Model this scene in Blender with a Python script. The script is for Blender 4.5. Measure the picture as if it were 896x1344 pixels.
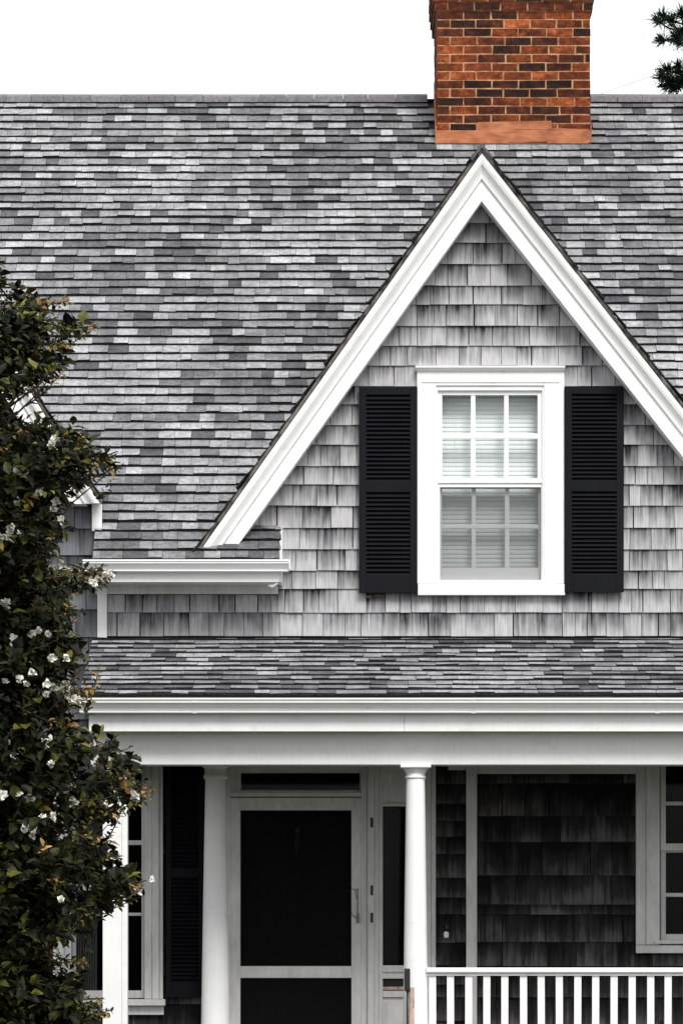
import bpy, math, random
import numpy as np
from mathutils import Vector, Matrix

random.seed(7)
rng = np.random.default_rng(11)
S = bpy.context.scene
for o in list(bpy.data.objects):
    bpy.data.objects.remove(o)
COL = S.collection
R = math.radians

# ------------------------------------------------------------ camera
CD, F, HZ, CZ = 34.0, 6630.0, 1300.0, 1.6      # camera distance to the wall, focal (photo px), horizon row, eye height
cam_d = bpy.data.cameras.new('camera')
cam = bpy.data.objects.new('camera', cam_d)
COL.objects.link(cam)
cam.location = (0, -CD, CZ)
cam.rotation_euler = (R(90), 0, 0)
cam_d.sensor_fit = 'VERTICAL'
cam_d.sensor_height = 36
cam_d.lens = 36 * F / 1344
cam_d.shift_y = (HZ - 672) / 1344
cam_d.clip_start = 0.5
cam_d.clip_end = 2000
S.camera = cam

# ------------------------------------------------------------ sky and sun (overcast)
SUN_EL, SUN_AZ = 47, 18       # azimuth: degrees to the right of the camera's back
world = bpy.data.worlds.new('World')
S.world = world
world.use_nodes = True
nt = world.node_tree
nt.nodes.clear()
sky = nt.nodes.new('ShaderNodeTexSky')
sky.sky_type = 'NISHITA'
sky.sun_disc = False
sky.sun_elevation = R(SUN_EL)
sky.sun_rotation = R(180 - SUN_AZ)
sky.dust_density = 4
hsv = nt.nodes.new('ShaderNodeHueSaturation')
hsv.inputs['Saturation'].default_value = 0.15
mix = nt.nodes.new('ShaderNodeMix')
mix.data_type = 'RGBA'
mix.inputs[0].default_value = 0.8
mix.inputs[7].default_value = (11.0, 11.2, 11.4, 1)
bg = nt.nodes.new('ShaderNodeBackground')
bg.inputs['Strength'].default_value = 0.063
wo = nt.nodes.new('ShaderNodeOutputWorld')
nt.links.new(sky.outputs[0], hsv.inputs['Color'])
nt.links.new(hsv.outputs[0], mix.inputs[6])
nt.links.new(mix.outputs[2], bg.inputs['Color'])
nt.links.new(bg.outputs[0], wo.inputs['Surface'])
sd = bpy.data.lights.new('sun', 'SUN')
sd.energy = 1.5
sd.angle = R(22)
sd.color = (1, 0.975, 0.94)
sun = bpy.data.objects.new('sun', sd)
COL.objects.link(sun)
sun.rotation_euler = (R(90 - SUN_EL), 0, R(SUN_AZ))
sun.location = (6, -30, 30)
S.view_settings.view_transform = 'Standard'
S.view_settings.look = 'None'
S.view_settings.gamma = 1
S.view_settings.use_curve_mapping = False
S.view_settings.exposure = 1.08


# ------------------------------------------------------------ helpers
def W(px, py, y=0.0):
    d = CD + y
    return Vector(((px - 448) * d / F, y, CZ + (HZ - py) * d / F))


def X(px, y=0.0):
    return (px - 448) * (CD + y) / F


def Z(py, y=0.0):
    return CZ + (HZ - py) * (CD + y) / F


WL = {}      # world origin of each object (nothing is rotated above its children)


def put(o, loc, parent):
    COL.objects.link(o)
    WL[o.name] = Vector(loc)
    if parent is not None:
        o.parent = parent
        o.location = Vector(loc) - WL[parent.name]
    else:
        o.location = loc
    return o


def tag(o, label=None, cat=None, group=None, kind=None):
    if label: o['label'] = label
    if cat: o['category'] = cat
    if group: o['group'] = group
    if kind: o['kind'] = kind
    return o


def empty(name, loc, label, cat, group=None):
    o = bpy.data.objects.new(name, None)
    o.empty_display_size = 0.2
    put(o, loc, None)
    return tag(o, label, cat, group)


class MB:
    def __init__(s):
        s.v, s.f, s.m, s.t, s.a = [], [], [], [], []

    def add(s, verts, faces, m=0, tone=0.5, vv=None):
        b = len(s.v)
        s.v += [tuple(p) for p in verts]
        s.a += vv if vv else [0.5] * len(verts)
        for k, f in enumerate(faces):
            s.f.append([b + i for i in f])
            s.m.append(m[k] if isinstance(m, (list, tuple)) else m)
            s.t.append(tone)
        return s

    def hexa(s, p, m=0, tone=0.5, vv=None):
        # p: 0-3 back ring, 4-7 front ring (same order)
        return s.add(p, [(0, 1, 2, 3), (7, 6, 5, 4), (0, 4, 5, 1), (1, 5, 6, 2), (2, 6, 7, 3), (3, 7, 4, 0)], m, tone, vv)

    def box(s, x0, x1, y0, y1, z0, z1, m=0, tone=0.5):
        return s.hexa([(x0, y1, z0), (x1, y1, z0), (x1, y1, z1), (x0, y1, z1),
                       (x0, y0, z0), (x1, y0, z0), (x1, y0, z1), (x0, y0, z1)], m, tone)

    def pbox(s, a, b, c, d, y0, y1, m=0, tone=0.5):
        # front rectangle given in photo pixels, measured on the plane y0
        return s.box(X(a, y0), X(b, y0), y0, y1, Z(d, y0), Z(c, y0), m, tone)

    def prism(s, poly, y0, y1, m=0, tone=0.5, vv=None):
        n = len(poly)
        vs = [(p[0], y0, p[1]) for p in poly] + [(p[0], y1, p[1]) for p in poly]
        fs = [list(range(n)), list(range(2 * n - 1, n - 1, -1))]
        fs += [(i, i + n, (i + 1) % n + n, (i + 1) % n) for i in range(n)]
        return s.add(vs, fs, m, tone, (vv + vv) if vv else None)

    def loft(s, rings, closed=True, caps=True, m=0, tone=0.5):
        n = len(rings[0])
        vs = [p for r in rings for p in r]
        fs = []
        for k in range(len(rings) - 1):
            for i in range(n if closed else n - 1):
                j = (i + 1) % n
                fs.append((k * n + i, k * n + j, (k + 1) * n + j, (k + 1) * n + i))
        if caps:
            fs.append(list(range(n - 1, -1, -1)))
            fs.append(list(range((len(rings) - 1) * n, len(rings) * n)))
        return s.add(vs, fs, m, tone)

    def alongx(s, prof, x0, x1, m=0):
        return s.loft([[(x0, p[0], p[1]) for p in prof], [(x1, p[0], p[1]) for p in prof]], m=m)

    def lathe(s, cx, cy, prof, seg=32, m=0):
        return s.loft([[(cx + r * math.cos(2 * math.pi * i / seg), cy + r * math.sin(2 * math.pi * i / seg), z)
                        for i in range(seg)] for r, z in prof], m=m)

    def tube(s, pts, rad, seg=6, m=0, tone=0.5):
        rings = []
        pts = [Vector(p) for p in pts]
        for i, p in enumerate(pts):
            d = (pts[min(i + 1, len(pts) - 1)] - pts[max(i - 1, 0)]).normalized()
            a = d.cross(Vector((0, 1, 0)) if abs(d.y) < 0.9 else Vector((1, 0, 0))).normalized()
            b = d.cross(a)
            rings.append([p + (a * math.cos(2 * math.pi * k / seg) + b * math.sin(2 * math.pi * k / seg)) * rad[i] for k in range(seg)])
        return s.loft(rings, m=m, tone=tone)

    def build(s, name, mats, parent=None, smooth=False, bevel=0, origin=None):
        me = bpy.data.meshes.new(name)
        v = np.array(s.v, dtype=float)
        if origin is None:
            lo, hi = v.min(0), v.max(0)
            c = (lo + hi) / 2
            if parent is None: c[2] = lo[2]
        else:
            c = np.array(origin, dtype=float)
        me.from_pydata((v - c).tolist(), [], s.f)
        for mt in (mats if isinstance(mats, (list, tuple)) else [mats]):
            me.materials.append(M[mt])
        me.polygons.foreach_set('material_index', s.m)
        at = me.attributes.new('tone', 'FLOAT', 'FACE')
        at.data.foreach_set('value', s.t)
        at = me.attributes.new('vv', 'FLOAT', 'POINT')
        at.data.foreach_set('value', s.a)
        if smooth:
            me.polygons.foreach_set('use_smooth', [True] * len(s.f))
        me.validate()
        me.update()
        o = bpy.data.objects.new(name, me)
        put(o, c.tolist(), parent)
        if smooth and smooth != 'all':
            md = o.modifiers.new('edges', 'EDGE_SPLIT')
            md.split_angle = R(40)
        if bevel:
            md = o.modifiers.new('bevel', 'BEVEL')
            md.width = bevel
            md.segments = 2
            md.limit_method = 'ANGLE'
        return o


def clip(poly, nx, nz, c):
    """keep nx*x+nz*z <= c"""
    out = []
    for i, p in enumerate(poly):
        q = poly[(i + 1) % len(poly)]
        a, b = nx * p[0] + nz * p[1] - c, nx * q[0] + nz * q[1] - c
        if a <= 0: out.append(p)
        if (a < 0 < b) or (b < 0 < a):
            t = a / (a - b)
            out.append((p[0] + (q[0] - p[0]) * t, p[1] + (q[1] - p[1]) * t))
    return out


def clip_rect(poly, x0, x1, z0, z1):
    for a in ((-1, 0, -x0), (1, 0, x1), (0, -1, -z0), (0, 1, z1)):
        poly = clip(poly, *a)
        if len(poly) < 3: return []
    return poly


def minus(rects, hole):
    out = []
    hx0, hx1, hz0, hz1 = hole
    for x0, x1, z0, z1 in rects:
        if hx1 <= x0 or hx0 >= x1 or hz1 <= z0 or hz0 >= z1:
            out.append((x0, x1, z0, z1)); continue
        if x0 < hx0: out.append((x0, hx0, z0, z1))
        if hx1 < x1: out.append((hx1, x1, z0, z1))
        a, b = max(x0, hx0), min(x1, hx1)
        if z0 < hz0: out.append((a, b, z0, hz0))
        if hz1 < z1: out.append((a, b, hz1, z1))
    return out


# ------------------------------------------------------------ materials
M = {}


class NT:
    def __init__(s, name, rough=0.6, spec=0.3):
        s.mat = bpy.data.materials.new(name)
        s.mat.use_nodes = True
        s.nt = s.mat.node_tree
        s.b = s.nt.nodes['Principled BSDF']
        s.b.inputs['Roughness'].default_value = rough
        s.b.inputs['Specular IOR Level'].default_value = spec
        M[name] = s.mat

    def n(s, t, **k):
        nd = s.nt.nodes.new(t)
        for a, b in k.items(): setattr(nd, a, b)
        return nd

    def set(s, sock, v):
        if isinstance(v, bpy.types.NodeSocket): s.nt.links.new(v, sock)
        elif isinstance(v, (tuple, list)) and len(v) == 3 and sock.type == 'RGBA': sock.default_value = (*v, 1)
        else: sock.default_value = v

    def pos(s, sc=(1, 1, 1)):
        g = s.n('ShaderNodeNewGeometry')
        m = s.n('ShaderNodeMapping')
        m.inputs['Scale'].default_value = sc
        s.nt.links.new(g.outputs['Position'], m.inputs['Vector'])
        return m.outputs[0]

    def noise(s, vec, scale=5, detail=4, rough=0.55, w=None):
        nd = s.n('ShaderNodeTexNoise')
        if w is not None:
            nd.noise_dimensions = '4D'
            s.set(nd.inputs['W'], w)
        s.set(nd.inputs['Vector'], vec)
        nd.inputs['Scale'].default_value = scale
        nd.inputs['Detail'].default_value = detail
        nd.inputs['Roughness'].default_value = rough
        return nd.outputs['Fac']

    def attr(s, name):
        return s.n('ShaderNodeAttribute', attribute_name=name).outputs['Fac']

    def math(s, op, a, b=0.0, c=0.0):
        nd = s.n('ShaderNodeMath', operation=op)
        s.set(nd.inputs[0], a); s.set(nd.inputs[1], b); s.set(nd.inputs[2], c)
        return nd.outputs[0]

    def rng(s, v, a, b, c=0.0, d=1.0):
        nd = s.n('ShaderNodeMapRange')
        s.set(nd.inputs[0], v)
        for i, q in enumerate((a, b, c, d)): nd.inputs[i + 1].default_value = q
        return nd.outputs[0]

    def ramp(s, fac, stops, mode='LINEAR'):
        nd = s.n('ShaderNodeValToRGB')
        cr = nd.color_ramp
        cr.interpolation = mode
        while len(cr.elements) < len(stops): cr.elements.new(0.5)
        for e, (p, c) in zip(cr.elements, stops):
            e.position = p
            e.color = (*c, 1) if len(c) == 3 else c
        s.set(nd.inputs[0], fac)
        return nd.outputs[0]

    def mix(s, fac, a, b, mode='MIX'):
        nd = s.n('ShaderNodeMix', data_type='RGBA', blend_type=mode)
        s.set(nd.inputs[0], fac); s.set(nd.inputs[6], a); s.set(nd.inputs[7], b)
        return nd.outputs[2]

    def col(s, v): s.set(s.b.inputs['Base Color'], v)

    def bump(s, h, dist=0.003, st=0.6):
        nd = s.n('ShaderNodeBump')
        nd.inputs['Strength'].default_value = st
        nd.inputs['Distance'].default_value = dist
        s.set(nd.inputs['Height'], h)
        s.nt.links.new(nd.outputs[0], s.b.inputs['Normal'])


def g(v): return (v, v, v)


# roof granules: tone attribute picks the blend, fine speckle on top
m = NT('roof_shingle', 0.9, 0.15)
t = m.attr('tone')
big = m.noise(m.pos((1, 1.6, 1)), 2.2, 5, 0.65)
spk = m.noise(m.pos(), 120, 3, 0.8)
med = m.noise(m.pos((1, 1, 1)), 26, 4)
c = m.ramp(t, [(0, (0.025, 0.025, 0.027)), (0.3, (0.092, 0.092, 0.098)), (0.6, (0.225, 0.227, 0.237)), (1, (0.45, 0.455, 0.468))])
c = m.mix(1.0, c, m.ramp(m.rng(spk, 0.3, 0.7), [(0, g(0.35)), (1, g(1.55))]), 'MULTIPLY')
c = m.mix(1.0, c, m.ramp(m.rng(med, 0.3, 0.7), [(0, g(0.68)), (1, g(1.2))]), 'MULTIPLY')
c = m.mix(1.0, c, m.ramp(m.rng(big, 0.34, 0.62), [(0, g(0.68)), (1, g(1.1))]), 'MULTIPLY')
run = m.noise(m.pos((9, 1.1, 1.1)), 1.0, 5, 0.65)
c = m.mix(1.0, c, m.ramp(m.rng(run, 0.34, 0.66), [(0, g(0.80)), (1, g(1.12))]), 'MULTIPLY')
m.col(c)
m.bump(spk, 0.002, 0.5)
m = NT('asphalt_edge', 0.95, 0.1)
m.col(m.ramp(m.noise(m.pos(), 60, 2), [(0.3, g(0.008)), (0.7, g(0.03))]))
m = NT('roof_deck', 0.95, 0.1)
m.col((0.03, 0.03, 0.032))
m = NT('ridge_cap', 0.85, 0.2)
t = m.attr('tone')
c = m.ramp(t, [(0, (0.12, 0.112, 0.125)), (1, (0.20, 0.19, 0.205))])
m.col(m.mix(1.0, c, m.ramp(m.noise(m.pos(), 40, 4), [(0.3, g(0.65)), (0.7, g(1.15))]), 'MULTIPLY'))


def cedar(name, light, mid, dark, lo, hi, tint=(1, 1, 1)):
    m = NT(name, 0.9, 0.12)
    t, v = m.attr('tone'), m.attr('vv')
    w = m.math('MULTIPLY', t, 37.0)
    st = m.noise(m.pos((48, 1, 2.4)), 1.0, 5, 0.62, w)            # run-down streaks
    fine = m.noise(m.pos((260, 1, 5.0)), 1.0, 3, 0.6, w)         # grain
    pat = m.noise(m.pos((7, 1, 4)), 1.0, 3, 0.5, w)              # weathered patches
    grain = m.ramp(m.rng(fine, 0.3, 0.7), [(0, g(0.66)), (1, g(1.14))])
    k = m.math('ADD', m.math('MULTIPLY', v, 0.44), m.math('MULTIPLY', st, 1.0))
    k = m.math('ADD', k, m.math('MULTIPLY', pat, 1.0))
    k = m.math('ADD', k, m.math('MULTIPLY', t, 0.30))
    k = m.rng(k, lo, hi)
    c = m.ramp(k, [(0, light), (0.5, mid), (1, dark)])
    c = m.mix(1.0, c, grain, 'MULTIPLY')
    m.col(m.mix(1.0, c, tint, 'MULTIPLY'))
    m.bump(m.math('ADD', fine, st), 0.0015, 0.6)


cedar('cedar', (0.47, 0.465, 0.475), (0.25, 0.248, 0.256), (0.02, 0.0195, 0.022), 1.14, 1.76)
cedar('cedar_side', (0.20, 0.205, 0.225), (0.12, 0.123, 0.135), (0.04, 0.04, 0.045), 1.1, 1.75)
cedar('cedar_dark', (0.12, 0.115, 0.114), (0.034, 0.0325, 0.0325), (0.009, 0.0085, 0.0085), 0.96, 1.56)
m = NT('cedar_edge', 0.95, 0.1)
m.col((0.03, 0.029, 0.03))
m = NT('wall_backing', 0.95, 0.1)
m.col((0.012, 0.012, 0.013))

m = NT('white_paint', 0.42, 0.4)
n1 = m.noise(m.pos((3, 3, 3)), 1.4, 5)
n2 = m.noise(m.pos((60, 60, 6)), 1.0, 3)
c = m.ramp(m.rng(n1, 0.3, 0.7), [(0, (0.79, 0.79, 0.78)), (1, (0.845, 0.845, 0.84))])
n3 = m.noise(m.pos((5, 5, 11)), 1.0, 6, 0.7)
c = m.mix(m.rng(n3, 0.56, 0.86), c, (0.60, 0.59, 0.57))
m.col(m.mix(1.0, c, m.ramp(n2, [(0.3, g(0.96)), (0.6, g(1.0))]), 'MULTIPLY'))
m.bump(n2, 0.0008, 0.3)
m = NT('shaded_paint', 0.55, 0.3)  # white trim greyed to carry porch and eave shade in its colour; dark chips
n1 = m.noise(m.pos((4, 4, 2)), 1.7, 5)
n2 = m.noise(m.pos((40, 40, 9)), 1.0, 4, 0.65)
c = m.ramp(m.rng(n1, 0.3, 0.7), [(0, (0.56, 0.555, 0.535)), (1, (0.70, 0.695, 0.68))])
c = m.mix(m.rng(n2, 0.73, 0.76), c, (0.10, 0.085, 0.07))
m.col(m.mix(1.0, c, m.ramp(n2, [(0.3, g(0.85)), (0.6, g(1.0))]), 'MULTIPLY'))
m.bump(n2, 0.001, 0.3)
m = NT('drip', 0.8, 0.2)
m.col(m.ramp(m.noise(m.pos((14, 14, 14)), 1, 4), [(0.35, (0.025, 0.022, 0.02)), (0.55, (0.16, 0.14, 0.125)), (0.75, (0.26, 0.235, 0.215))]))
m = NT('peeling_paint', 0.7, 0.2)
n2 = m.noise(m.pos((22, 22, 14)), 1.0, 5, 0.7)
m.col(m.ramp(n2, [(0.40, (0.06, 0.04, 0.035)), (0.46, (0.42, 0.28, 0.23)), (0.62, (0.55, 0.42, 0.37))]))
m = NT('shutter_paint', 0.6, 0.12)
n1 = m.noise(m.pos((8, 8, 3)), 1.0, 4)
m.col(m.ramp(n1, [(0.3, (0.0034, 0.0038, 0.0054)), (0.7, (0.0058, 0.0064, 0.009))]))
m = NT('black_iron', 0.5, 0.4)
m.col((0.012, 0.012, 0.013))
m = NT('worn_metal', 0.5, 0.4)
m.col((0.16, 0.15, 0.14))
m = NT('dark_room', 0.95, 0.05)
m.col((0.006, 0.006, 0.006))
m = NT('dark_door', 0.5, 0.3)
m.col((0.007, 0.008, 0.008))
m = NT('brass', 0.45, 0.5)
m.col((0.5, 0.48, 0.44))
m.b.inputs['Metallic'].default_value = 0.7
m = NT('blind', 0.6, 0.3)
m.col((0.78, 0.795, 0.80))
m = NT('curtain_cloth', 0.9, 0.1)
m.col((0.20, 0.20, 0.20))
m = NT('porch_board', 0.7, 0.2)
m.col(m.ramp(m.noise(m.pos((2, 40, 1)), 1, 3), [(0.3, g(0.11)), (0.7, g(0.17))]))
m = NT('ceiling_board', 0.7, 0.2)
m.col((0.28, 0.275, 0.26))

m = NT('brick', 0.85, 0.2)
t = m.attr('tone')
w = m.math('MULTIPLY', t, 51.0)
n1 = m.noise(m.pos((16, 16, 24)), 1.0, 4, 0.6, w)
n2 = m.noise(m.pos((60, 60, 60)), 1.0, 4, 0.7)
k = m.math('ADD', m.math('MULTIPLY', t, 0.78), m.math('MULTIPLY', n1, 1.3))
c = m.ramp(m.rng(k, 0.66, 1.58), [(0, (0.018, 0.008, 0.006)), (0.35, (0.075, 0.018, 0.008)), (0.7, (0.24, 0.05, 0.013)), (1, (0.50, 0.14, 0.045))])
c = m.mix(1.0, c, m.ramp(m.rng(n2, 0.3, 0.7), [(0, g(0.5)), (1, g(1.25))]), 'MULTIPLY')
soot = m.noise(m.pos((2.2, 2.2, 1.6)), 1.0, 5, 0.65)
c = m.mix(1.0, c, m.ramp(m.rng(soot, 0.36, 0.6), [(0, g(0.55)), (1, g(1.1))]), 'MULTIPLY')
m.col(c)
m.bump(n2, 0.004, 0.7)
m = NT('mortar', 0.95, 0.1)
n2 = m.noise(m.pos((18, 18, 18)), 1.0, 5, 0.7)
m.col(m.ramp(n2, [(0.3, (0.14, 0.06, 0.03)), (0.48, (0.42, 0.21, 0.10)), (0.7, (0.58, 0.38, 0.23))]))
m.bump(n2, 0.004, 0.6)
m = NT('copper', 0.6, 0.3)
n2 = m.noise(m.pos((6, 6, 16)), 1.0, 5, 0.65)
m.col(m.ramp(n2, [(0.3, (0.17, 0.055, 0.025)), (0.5, (0.36, 0.115, 0.045)), (0.7, (0.46, 0.19, 0.095))]))
m.bump(n2, 0.004, 0.5)

m = NT('glass')
nt_ = m.nt
tr = m.n('ShaderNodeBsdfTransparent'); tr.inputs[0].default_value = (0.97, 0.985, 0.98, 1)
gl = m.n('ShaderNodeBsdfGlossy'); gl.inputs['Roughness'].default_value = 0.03
fr = m.n('ShaderNodeFresnel'); fr.inputs[0].default_value = 1.13
ms = m.n('ShaderNodeMixShader')
nt_.links.new(fr.outputs[0], ms.inputs[0]); nt_.links.new(tr.outputs[0], ms.inputs[1]); nt_.links.new(gl.outputs[0], ms.inputs[2])
nt_.links.new(ms.outputs[0], nt_.nodes['Material Output'].inputs['Surface'])
m = NT('screen_mesh')
nt_ = m.nt
tr = m.n('ShaderNodeBsdfTransparent')
df = m.n('ShaderNodeBsdfDiffuse'); df.inputs[0].default_value = (0.01, 0.01, 0.01, 1)
ms = m.n('ShaderNodeMixShader'); ms.inputs[0].default_value = 0.6
nt_.links.new(tr.outputs[0], ms.inputs[1]); nt_.links.new(df.outputs[0], ms.inputs[2])
nt_.links.new(ms.outputs[0], nt_.nodes['Material Output'].inputs['Surface'])

m = NT('grey_screen')
nt_ = m.nt
tr = m.n('ShaderNodeBsdfTransparent')
df = m.n('ShaderNodeBsdfDiffuse'); df.inputs[0].default_value = (0.10, 0.105, 0.105, 1)
ms = m.n('ShaderNodeMixShader'); ms.inputs[0].default_value = 0.24
nt_.links.new(tr.outputs[0], ms.inputs[1]); nt_.links.new(df.outputs[0], ms.inputs[2])
nt_.links.new(ms.outputs[0], nt_.nodes['Material Output'].inputs['Surface'])


def leafmat(name, stops):
    m = NT(name, 0.55, 0.16)
    t = m.attr('tone')
    c = m.ramp(t, stops)
    m.col(m.mix(1.0, c, m.ramp(m.noise(m.pos(), 30, 2), [(0.3, g(0.75)), (0.7, g(1.15))]), 'MULTIPLY'))


leafmat('leaf', [(0, (0.004, 0.0045, 0.002)), (0.5, (0.013, 0.0155, 0.005)), (0.7, (0.034, 0.039, 0.008)), (0.84, (0.12, 0.118, 0.02)), (0.90, (0.24, 0.15, 0.04)), (1, (0.42, 0.22, 0.075))])  # olive stops paint lit leaves and highlights into the colour; orange for young tips
leafmat('pine_needle', [(0, (0.008, 0.018, 0.010)), (1, (0.03, 0.055, 0.03))])
m = NT('bark', 0.9, 0.1)
m.col(m.ramp(m.noise(m.pos((20, 20, 5)), 1, 4), [(0.3, (0.03, 0.022, 0.015)), (0.7, (0.11, 0.08, 0.055))]))
m = NT('petal', 0.7, 0.2)
t = m.attr('tone')
m.col(m.ramp(t, [(0, (0.45, 0.38, 0.22)), (0.35, (0.66, 0.64, 0.55)), (1, (0.80, 0.79, 0.74))]))
m = NT('terracotta', 0.85, 0.15)
m.col((0.10, 0.05, 0.035))
m = NT('lawn', 0.95, 0.1)
n1 = m.noise(m.pos(), 0.6, 4)
n2 = m.noise(m.pos(), 40, 3)
c = m.ramp(n1, [(0.3, (0.036, 0.040, 0.024)), (0.7, (0.06, 0.065, 0.04))])
m.col(m.mix(1.0, c, m.ramp(n2, [(0.3, g(0.6)), (0.7, g(1.2))]), 'MULTIPLY'))
m.bump(n2, 0.03, 1)

# ------------------------------------------------------------ ground
gb = MB()
gb.add([(-600, -600, 0), (600, -600, 0), (600, 600, 0), (-600, 600, 0)], [(0, 1, 2, 3)])
tag(gb.build('ground', 'lawn'), 'green lawn around the house', None, None, 'structure')

# ============================================================ HOUSE
house = empty('shingled_house', (0, 0, 0), 'grey shingled house with steep white gable, brick chimney and front porch', 'house')
HX0, HX1 = -5.6, 6.4

# --- roof planes
PITCH = R(35)
TS, TC = math.sin(PITCH), math.cos(PITCH)
YE = -0.35
ZE = Z(735, YE)


def zroof(y): return ZE + (y - YE) * TS / TC


YR = 5.512
ZR = zroof(YR)
XE0, XE1 = X(122, YE), X(369, YE)                 # eave strip left of the gable
XF0, XF1 = X(935, YE), X(1190, YE)                # eave strip right of the gable

# gable geometry (outer white line of the rake, y = -0.27)
YK = -0.27
AX, AZ = X(632, YK), Z(200, YK)
KL, KR = 0.707, 0.785                             # dx/dz of the two slopes
LAX, LAZ, LK = X(-70, YK), Z(336, YK), 0.62     # the lower gable at the left


def zgable(x):
    return AZ - (AX - x) / KL if x < AX else AZ - (x - AX) / KR


def zgable2(x):
    return LAZ - abs(x - LAX) / LK


# --- backing wall with openings (photo pixels, plane y=0)
OPEN = {'up': (572, 712, 508, 764), 'left': (84, 190, 985, 1310), 'door': (304, 474, 1008, 1456),
        'side': (503, 552, 1058, 1267), 'right': (866, 962, 985, 1234)}
holes = [(X(a), X(b), Z(d), Z(c)) for a, b, c, d in OPEN.values()]


def wall_pieces(mb, poly):
    xs = sorted({min(p[0] for p in poly), max(p[0] for p in poly)} | {h[0] for h in holes} | {h[1] for h in holes})
    zs = sorted({min(p[1] for p in poly), max(p[1] for p in poly)} | {h[2] for h in holes} | {h[3] for h in holes})
    for i in range(len(xs) - 1):
        for j in range(len(zs) - 1):
            cx, cz = (xs[i] + xs[i + 1]) / 2, (zs[j] + zs[j + 1]) / 2
            if any(h[0] < cx < h[1] and h[2] < cz < h[3] for h in holes): continue
            p = clip_rect(poly, xs[i], xs[i + 1], zs[j], zs[j + 1])
            if len(p) >= 3: mb.prism(p, 0.004, 0.06)


ZW = Z(728, 0)
wb = MB()
wall_pieces(wb, [(HX0, 0.0), (HX1, 0.0), (HX1, ZW), (HX0, ZW)])
wall_pieces(wb, [(AX - (AZ - ZW) * KL, ZW), (AX + (AZ - ZW) * KR, ZW), (AX, AZ)])
zl = LAZ - 0.02
wall_pieces(wb, [(LAX - (zl - ZW) * LK, ZW), (X(128), ZW), (X(128), zgable2(X(128)) - 0.05), (LAX, zl)])
front = wb.build('front_wall', 'wall_backing', house, origin=(0, 0, 0))

sb = MB()
for x in (HX0, HX1 - 0.1):
    sb.prism([(0, 0), (1, 0), (1, 1), (0, 1)], 0, 1) if False else None
for x0, nm in ((HX0, 'side_wall'), (HX1 - 0.1, 'side_wall')):
    q = MB()
    q.loft([[(x0, 0.07, 0), (x0, 2 * YR, 0), (x0, 2 * YR, zroof(0.07) - 0.12), (x0, YR, ZR - 0.12), (x0, 0.07, zroof(0.07) - 0.12)],
            [(x0 + 0.1, 0.07, 0), (x0 + 0.1, 2 * YR, 0), (x0 + 0.1, 2 * YR, zroof(0.07) - 0.12), (x0 + 0.1, YR, ZR - 0.12), (x0 + 0.1, 0.07, zroof(0.07) - 0.12)]])
    q.build(nm, 'cedar_side', house)
q = MB()
q.box(HX0 + 0.1, HX1 - 0.1, 2 * YR - 0.1, 2 * YR, 0, zroof(0) - 0.15)
q.build('back_wall', 'cedar_side', house)


# --- wall shingles
def wedge(poly, z0, zt, yb, tone, thick=0.017):
    """a cedar shingle cut to a polygon in x-z: thick butt, thin top"""
    h = zt - z0
    mb = MB()
    n = len(poly)
    xc = sum(p[0] for p in poly) / n
    tw = random.uniform(-0.035, 0.035)                     # slight twist of each shingle
    fr = [(p[0], yb - max(0.002, thick - (thick - 0.003) * (p[1] - z0) / h + tw * (p[0] - xc) * (1 - (p[1] - z0) / h)), p[1]) for p in poly]
    bk = [(p[0], yb, p[1]) for p in poly]
    vv = [min(1, (p[1] - z0) / (h * 0.9)) for p in poly]
    fs, ms = [list(range(n))], [0]
    for i in range(n):
        j = (i + 1) % n
        fs.append((i, i + n, j + n, j)); ms.append(1)
    mb.add(fr + bk, fs, ms, tone, vv + vv)
    return mb


def shingle_wall(lines, x0, x1, holes, mat, halfplanes=(), wmin=0.075, wmax=0.20, zclip=0.0):
    """lines: butt heights in photo rows, top to bottom"""
    for k in range(len(lines) - 1):
        zt, zb = Z(lines[k]), Z(lines[k + 1])
        top = zt + 0.014
        x = x0 - random.uniform(0, 0.1)
        while x < x1:
            w = random.uniform(wmin, wmax)
            gap = random.choice((0.003, 0.004, 0.005, 0.008))
            dz = random.uniform(-0.0018, 0.0018)
            z0 = zb + dz
            tone = random.random()
            rect = (max(x, x0), min(x + w - gap, x1), z0, top)
            x += w
            if rect[1] - rect[0] < 0.012: continue
            rs = [rect]
            for hl in holes: rs = minus(rs, hl)
            for r in rs:
                if r[1] - r[0] < 0.006 or r[3] - r[2] < 0.02: continue
                poly = [(r[0], r[2]), (r[1], r[2]), (r[1], r[3]), (r[0], r[3])]
                for hp in (halfplanes if zb > zclip else ()):
                    poly = clip(poly, *hp)
                    if len(poly) < 3: break
                if len(poly) < 3: continue
                a = 0.5 * abs(sum(poly[i][0] * poly[(i + 1) % len(poly)][1] - poly[(i + 1) % len(poly)][0] * poly[i][1] for i in range(len(poly))))
                if a < 0.0004: continue
                th = random.uniform(0.013, 0.021)
                wedge(poly, z0, top, 0.002, tone, th).build('wall_shingle', [mat, 'cedar_edge'], front)


def pr(a, b, c, d): return (X(a), X(b), Z(d), Z(c))


GL = [266, 293, 319, 347, 375, 400, 428, 454, 480, 507, 531, 558, 584, 612, 636, 664, 693, 721, 749, 773, 804, 835]
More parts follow.
